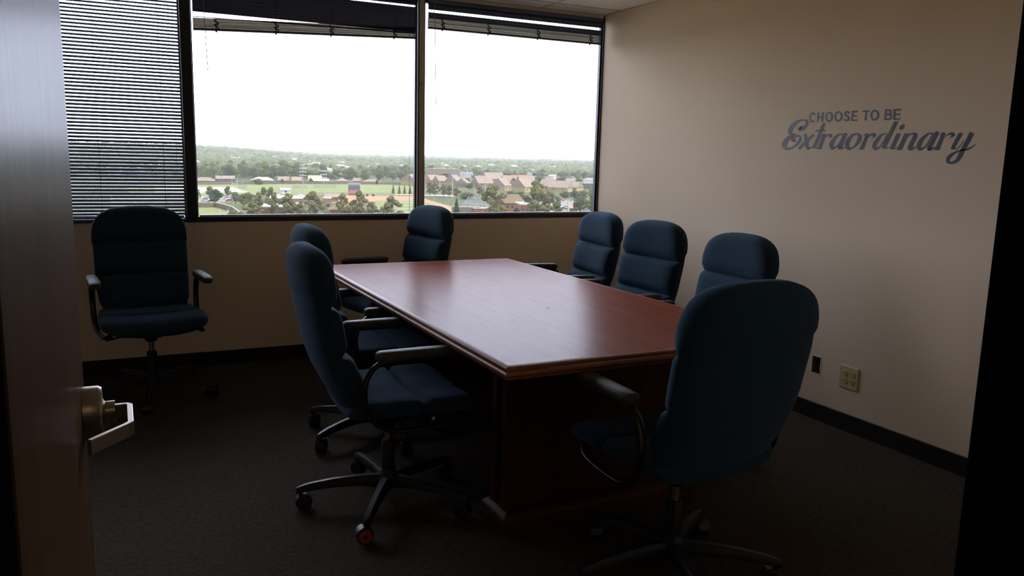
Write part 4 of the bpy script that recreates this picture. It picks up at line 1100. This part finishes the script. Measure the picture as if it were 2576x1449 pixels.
def tree(var, P, h, wf=1.0, label='', group=None, cat='tree', name='tree'):
    cr, tm = VAR[var]; e_ = empty(name, (P[0], P[1], float(hill(P[0], P[1]))), random.uniform(0, 6.28)); s_ = h/10
    tag(e_, label, cat, group)
    for nm, me in (('crown', cr), ('trunk', tm)):
        o = bpy.data.objects.new(nm, me); COL.objects.link(o); o.parent = e_; o.scale = (s_*wf, s_*wf, s_)
def tpx(var, px, py, top, wpx, label, group=None, name='tree', cat='tree'):
    P = G(px, py); k = mpp(P); h = (py-top)*k; wf = 1.03*wpx*k/(h*.82)
    tree(var, P, h, min(2.6, max(.5, wf)), label, group, cat, name)
a_ = lambda v: A(0, v)[1]
b_ = lambda v: B(0, v)[1]
tpx('dark0', *A(280, 768), a_(598), 36, 'dark round tree in the left parking lot')
tpx('round1', *A(212, 690), a_(572), 25, 'round tree behind the dark one at the left parking lot')
tpx('round2', *A(418, 690), a_(572), 23, 'small round tree left of the leafy row')
tpx('round0', *A(815, 690), a_(583), 20, 'small round tree left of the white shed')
tpx('round0', *A(500, 770), a_(632), 30, 'leafy tree at the left end of the row by the lawn')
tpx('round2', *A(590, 800), a_(655), 34, 'pale leafy tree in the row by the lawn')
tpx('round1', *A(650, 780), a_(640), 26, 'third leafy tree in the row by the lawn')
tpx('round1', *A(75, 760), a_(600), 24, 'leafy tree at the left window edge')
tpx('bush0', *A(765, 552), a_(478), 28, 'dark bush in front of the white-roofed house', name='bush', cat='bush')
tpx('dark0', *A(1338, 545), a_(480), 15, 'small dark tree behind the fence by the light pole')
tpx('round1', *A(1020, 545), a_(488), 10, 'small tree beside the tan house behind the fence')
tpx('dark0', *A(2080, 552), a_(500), 11, 'small dark round tree beside the fence, right side')
tpx('bush0', *A(470, 990), a_(832), 36, 'shrubby tree at the corner of the ball field')
pn = [(760, 900, 640, 34, 'slim pine at the left of the pine row'), (905, 960, 592, 36, 'tall dark pine left of the long white roof'), (690, 990, 742, 50, 'broad pale pine at the left end of the pine row'),
      (1090, 990, 655, 56, 'broad pine in front of the long white roof'), (1370, 960, 636, 58, 'wide-topped pine directly before the light poles'), (1230, 1000, 760, 40, 'low pine between the two wide pines'),
      (1700, 980, 652, 44, 'pine left of the scoreboard base'), (1880, 980, 628, 44, 'pine just below the scoreboard'), (2020, 1000, 745, 44, 'low pine right of the scoreboard'), (2240, 1000, 688, 58, 'broad pine at the right of the left-hand view'),
      (560, 1010, 860, 40, 'low pine in the bottom left of the view'), (1540, 1020, 850, 34, 'low pine in front of the tan box building')]
for i, (u, v, tp, wp, lab) in enumerate(pn): tpx('pine%d' % (i % 3), *A(u, v), a_(tp), wp, lab, name='pine_tree')
for i, (u, tp) in enumerate(((2262, 538), (2330, 556), (2388, 556), (2450, 562))):
    tpx('spruce0', *A(u, 672), a_(tp), 15, ['tallest narrow conifer at the field end, leftmost of four', 'second narrow conifer at the field end', 'third narrow conifer at the field end', 'narrow conifer at the field end nearest the mullion'][i], name='conifer')
for i, u in enumerate((1515, 1575, 1640, 1970, 2040)):
    tpx('bush0', *A(u, 684), a_(652), 7, ['leftmost small shrub along the field fence', 'small shrub second from the left along the field fence', 'small shrub by the field fence left of the scoreboard', 'small shrub by the field fence below the yellow goal post', 'small shrub by the field fence right of the yellow goal post'][i], 'shrubs along the running track', name='shrub', cat='shrub')
pb = [('pine0', 165, 800, 612, 26, 'brownish pine right beside the mullion'), ('pine1', 232, 812, 622, 22, 'brownish pine second from the mullion'), ('pine2', 345, 815, 640, 24, 'brownish pine left of the pale pole'),
      ('pine0', 420, 820, 655, 26, 'brownish pine directly at the pale pole'), ('pine1', 520, 830, 690, 24, 'brownish pine right of the pale pole'), ('bush0', 635, 845, 742, 42, 'rounded dark green tree mass left of the bleachers'),
      ('round2', 690, 720, 632, 28, 'green tree between the townhouses'), ('pine1', 830, 800, 668, 22, 'brown pine in front of the townhouses'), ('pine2', 1005, 1120, 662, 60, 'large brownish pine right of the bleachers'),
      ('pine0', 1560, 1110, 606, 66, 'tallest pine in the right-hand view'), ('pine1', 1735, 1080, 738, 42, 'pine leaning against the right side of the tallest one'), ('conifer0', 515, 1130, 836, 38, 'dark green cone-shaped tree left of the bleachers'),
      ('round1', 1310, 930, 815, 28, 'green tree behind the brown-roofed building'), ('round0', 1245, 860, 735, 36, 'green tree below the cream gables'), ('round2', 1370, 860, 745, 32, 'second green tree below the cream gables'),
      ('bright0', 1130, 1090, 955, 44, 'low bright tree in front of the brown roof'), ('dark0', 1310, 1090, 955, 22, 'small green tree left of the brick building'), ('round1', 1840, 1060, 880, 36, 'leafy tree right of the brick building'),
      ('bright0', 2300, 1060, 690, 34, 'bright green tree at the right window edge'), ('round0', 2150, 1040, 800, 52, 'broad leafy tree in the right-hand parking lot'), ('pine2', 1855, 960, 810, 20, 'thin pale pine in the right-hand parking lot'),
      ('round2', 1960, 850, 745, 34, 'green tree behind the right parking lot, left'), ('dark0', 2080, 850, 735, 34, 'green tree behind the right parking lot, middle'), ('round1', 2190, 850, 730, 30, 'green tree behind the right parking lot, right'),
      ('round0', 1610, 690, 542, 48, 'big round tree behind the tallest pine'), ('round2', 1920, 690, 545, 36, 'round tree rising above the right townhouses'), ('bright0', 2135, 700, 565, 32, 'light green tree near the right window edge'),
      ('bright0', 1125, 610, 508, 26, 'single round light green tree before the shops'), ('round1', 360, 590, 498, 34, 'light green tree in front of the tan block'), ('round0', 170, 590, 505, 22, 'leafy tree left of the tan block'),
      ('round2', 770, 600, 515, 26, 'leafy tree right of the blue sign'), ('round1', 650, 630, 565, 34, 'low trees behind the townhouse ridge')]
for var, u, v, tp, wp, lab in pb: tpx(var, *B(u, v), b_(tp), wp, lab, name='pine_tree' if var.startswith('pine') else ('conifer' if var.startswith('con') else 'tree'))
mid = [(60, 345), (150, 340), (250, 355), (380, 340), (500, 380), (610, 330), (700, 350), (830, 298), (930, 330), (1030, 286), (1110, 320), (1190, 306), (1290, 380), (1380, 400), (1480, 330), (1560, 420),
       (1740, 380), (1790, 358), (1880, 365), (1960, 375), (2110, 380), (2180, 345), (2250, 395), (2340, 400), (2420, 410)]
names_mid = ['at the left window edge', 'second from the left window edge', 'left of the grey house', 'above the grey house', 'beside the white post', 'broadest, above the white posts', 'left of the white-roofed house', 'above the white-roofed house',
             'just left of the tall utility pole', 'just right of the tall utility pole', 'above the brick chimney', 'right of the brick chimney', 'behind the first floodlight pole', 'above the yellow-green roof', 'behind the second floodlight pole', 'right of the second floodlight pole',
             'left above the scoreboard', 'directly above the scoreboard', 'right above the scoreboard', 'far right of the scoreboard top', 'left of the third utility pole', 'tall one at the third utility pole', 'between the last two utility poles', 'right of the last utility pole', 'nearest the mullion']
for i, ((u, tp), nm) in enumerate(zip(mid, names_mid)):
    tpx(['round0', 'bright0', 'round1', 'round2', 'bright0', 'round0'][i % 6], *A(u, 490+(i % 3)*8), a_(tp), random.uniform(27, 40), 'big leafy tree behind the houses, '+nm)
# individually built trees of the middle distance
cnt = 0; tries = 0
while cnt < 200 and tries < 4000:
    tries += 1
    az = math.radians(random.uniform(-14, 36)); d = random.uniform(800, 1180); x, y = d*math.sin(az), d*math.cos(az)
    azd = math.degrees(az)
    if azd > 18 and d < 1060: continue
    if azd > 14 and azd <= 18 and d < 860: continue
    tree(random.choice(('round0', 'round1', 'round2', 'bright0', 'dark0')), (x, y), random.uniform(9, 15), random.uniform(.9, 1.3), 'leafy tree of the wooded suburb beyond the field', 'trees of the wooded suburb'); cnt += 1
# the wood beyond: thousands of crowns nobody could count
def ico():
    bm = bmesh.new(); bmesh.ops.create_icosphere(bm, subdivisions=2, radius=1); v = np.array([q.co[:] for q in bm.verts]); f = np.array([[q.index for q in fa.verts] for fa in bm.faces]); bm.free()
    keep = [t_ for t_ in f if v[t_][:, 2].mean() > -.35]; return v, np.array(keep)
iv, if_ = ico()
def forest(name, n, d0, d1, az0, az1, size, label, pw=.5, excl=None):
    d = (d0**2+(d1**2-d0**2)*rng.random(n))**.5 if pw == .5 else d0*(d1/d0)**rng.random(n)
    az = np.radians(az0+(az1-az0)*rng.random(n)); x = d*np.sin(az); y = d*np.cos(az)
    if excl is not None:
        kp = excl(np.degrees(az), d); x, y, d = x[kp], y[kp], d[kp]
    n = len(x)
    s_ = size*(.7+.6*rng.random(n))*(1+(d/6000)); V = np.zeros((n, len(iv), 3)); jit = 1+.22*rng.normal(size=(n, len(iv), 1))
    V[:] = iv[None]*jit; V[:, :, 0] *= s_[:, None]; V[:, :, 1] *= s_[:, None]; V[:, :, 2] *= (s_*.85)[:, None]
    V[:, :, 0] += x[:, None]; V[:, :, 1] += y[:, None]; V[:, :, 2] += (hill(x, y)+s_*.85+1)[:, None]
    Fa = if_[None]+(np.arange(n)*len(iv))[:, None, None]
    me = bpy.data.meshes.new(name); V = V.reshape(-1, 3); Fa = Fa.reshape(-1, 3)
    me.vertices.add(len(V)); me.vertices.foreach_set('co', V.ravel()); me.loops.add(Fa.size); me.loops.foreach_set('vertex_index', Fa.ravel().astype(np.int32))
    me.polygons.add(len(Fa)); me.polygons.foreach_set('loop_start', (np.arange(len(Fa))*3).astype(np.int32)); me.update(calc_edges=True); me.validate()
    o = link(name, me, LEAF_F); tag(o, label, 'trees', None, 'stuff'); return o
forest('woodland', 9500, 880, 2000, -16, 40, 3.9, 'hazy green woodland reaching from the suburb to the middle distance', .5, lambda a, d: ~((a > 16) & (d < 1130)))
forest('far_woodland', 10000, 1900, 6500, -16, 40, 5.6, 'palest far woodland along the horizon', 0)
# pale roofs showing between the far trees
rm_ = MB(); pm = None
for q in range(140):
    az = math.radians(random.uniform(2, 34)); d = random.uniform(900, 2900)
    if math.degrees(az) > 19 and d < 1250: d += 500
    x, y = d*math.sin(az), d*math.cos(az); w_ = random.uniform(4, 8.5)
    if pm is None:
        e0 = MB(); e0.box(-1, 1, -.6, .6, 0, .35); v = [e0.bm.verts.new(p) for p in ((-1.05, -.65, .35), (1.05, -.65, .35), (1.05, .65, .35), (-1.05, .65, .35), (-.6, 0, .62), (.6, 0, .62))]
        e0.mi = 0
        for f in ((0, 1, 5, 4), (2, 3, 4, 5), (1, 2, 5), (3, 0, 4)): e0._f([v[i] for i in f])
        o = e0.build('far_house', ROOFW); pm = o.data
    else:
        o = bpy.data.objects.new('far_house', pm); COL.objects.link(o)
    o.scale = (w_, w_, w_*1.15); o.location = (x, y, float(hill(x, y))+random.uniform(4.5, 7.5)); o.rotation_euler.z = random.uniform(0, 3.14)
    tag(o, 'tiny pale house roof showing among the distant trees', 'house', 'pale roofs in the distant wood')
# summer haze over the land
hz_ = MB().box(-5200, 5200, 14, 7600, GZ-3, 60).build('haze', None)
hm_ = bpy.data.materials.new('haze'); hm_.use_nodes = True; t = hm_.node_tree; t.nodes.clear()
o_ = t.nodes.new('ShaderNodeOutputMaterial'); vs = t.nodes.new('ShaderNodeVolumeScatter'); vs.inputs['Density'].default_value = HAZE; vs.inputs['Color'].default_value = (1, 1, 1, 1); vs.inputs['Anisotropy'].default_value = .0
t.links.new(vs.outputs[0], o_.inputs['Volume']); hz_.data.materials.append(hm_); tag(hz_, 'thin white summer haze over the landscape', 'haze', None, 'stuff')
# sunlit exterior surfaces are quite dark next to the sky: scale their reflectance
EXT_ALB = 0.41
for m in bpy.data.materials:
    if m in _before or m.name == 'haze': continue
    for n in m.node_tree.nodes:
        if n.type == 'BSDF_PRINCIPLED' and not n.inputs['Base Color'].is_linked:
            c = n.inputs['Base Color'].default_value; n.inputs['Base Color'].default_value = (c[0]*EXT_ALB, c[1]*EXT_ALB, c[2]*EXT_ALB, 1)
        if n.type == 'VALTORGB':
            for e in n.color_ramp.elements: e.color = (e.color[0]*EXT_ALB*1.14, e.color[1]*EXT_ALB*1.02, e.color[2]*EXT_ALB*.72, 1)
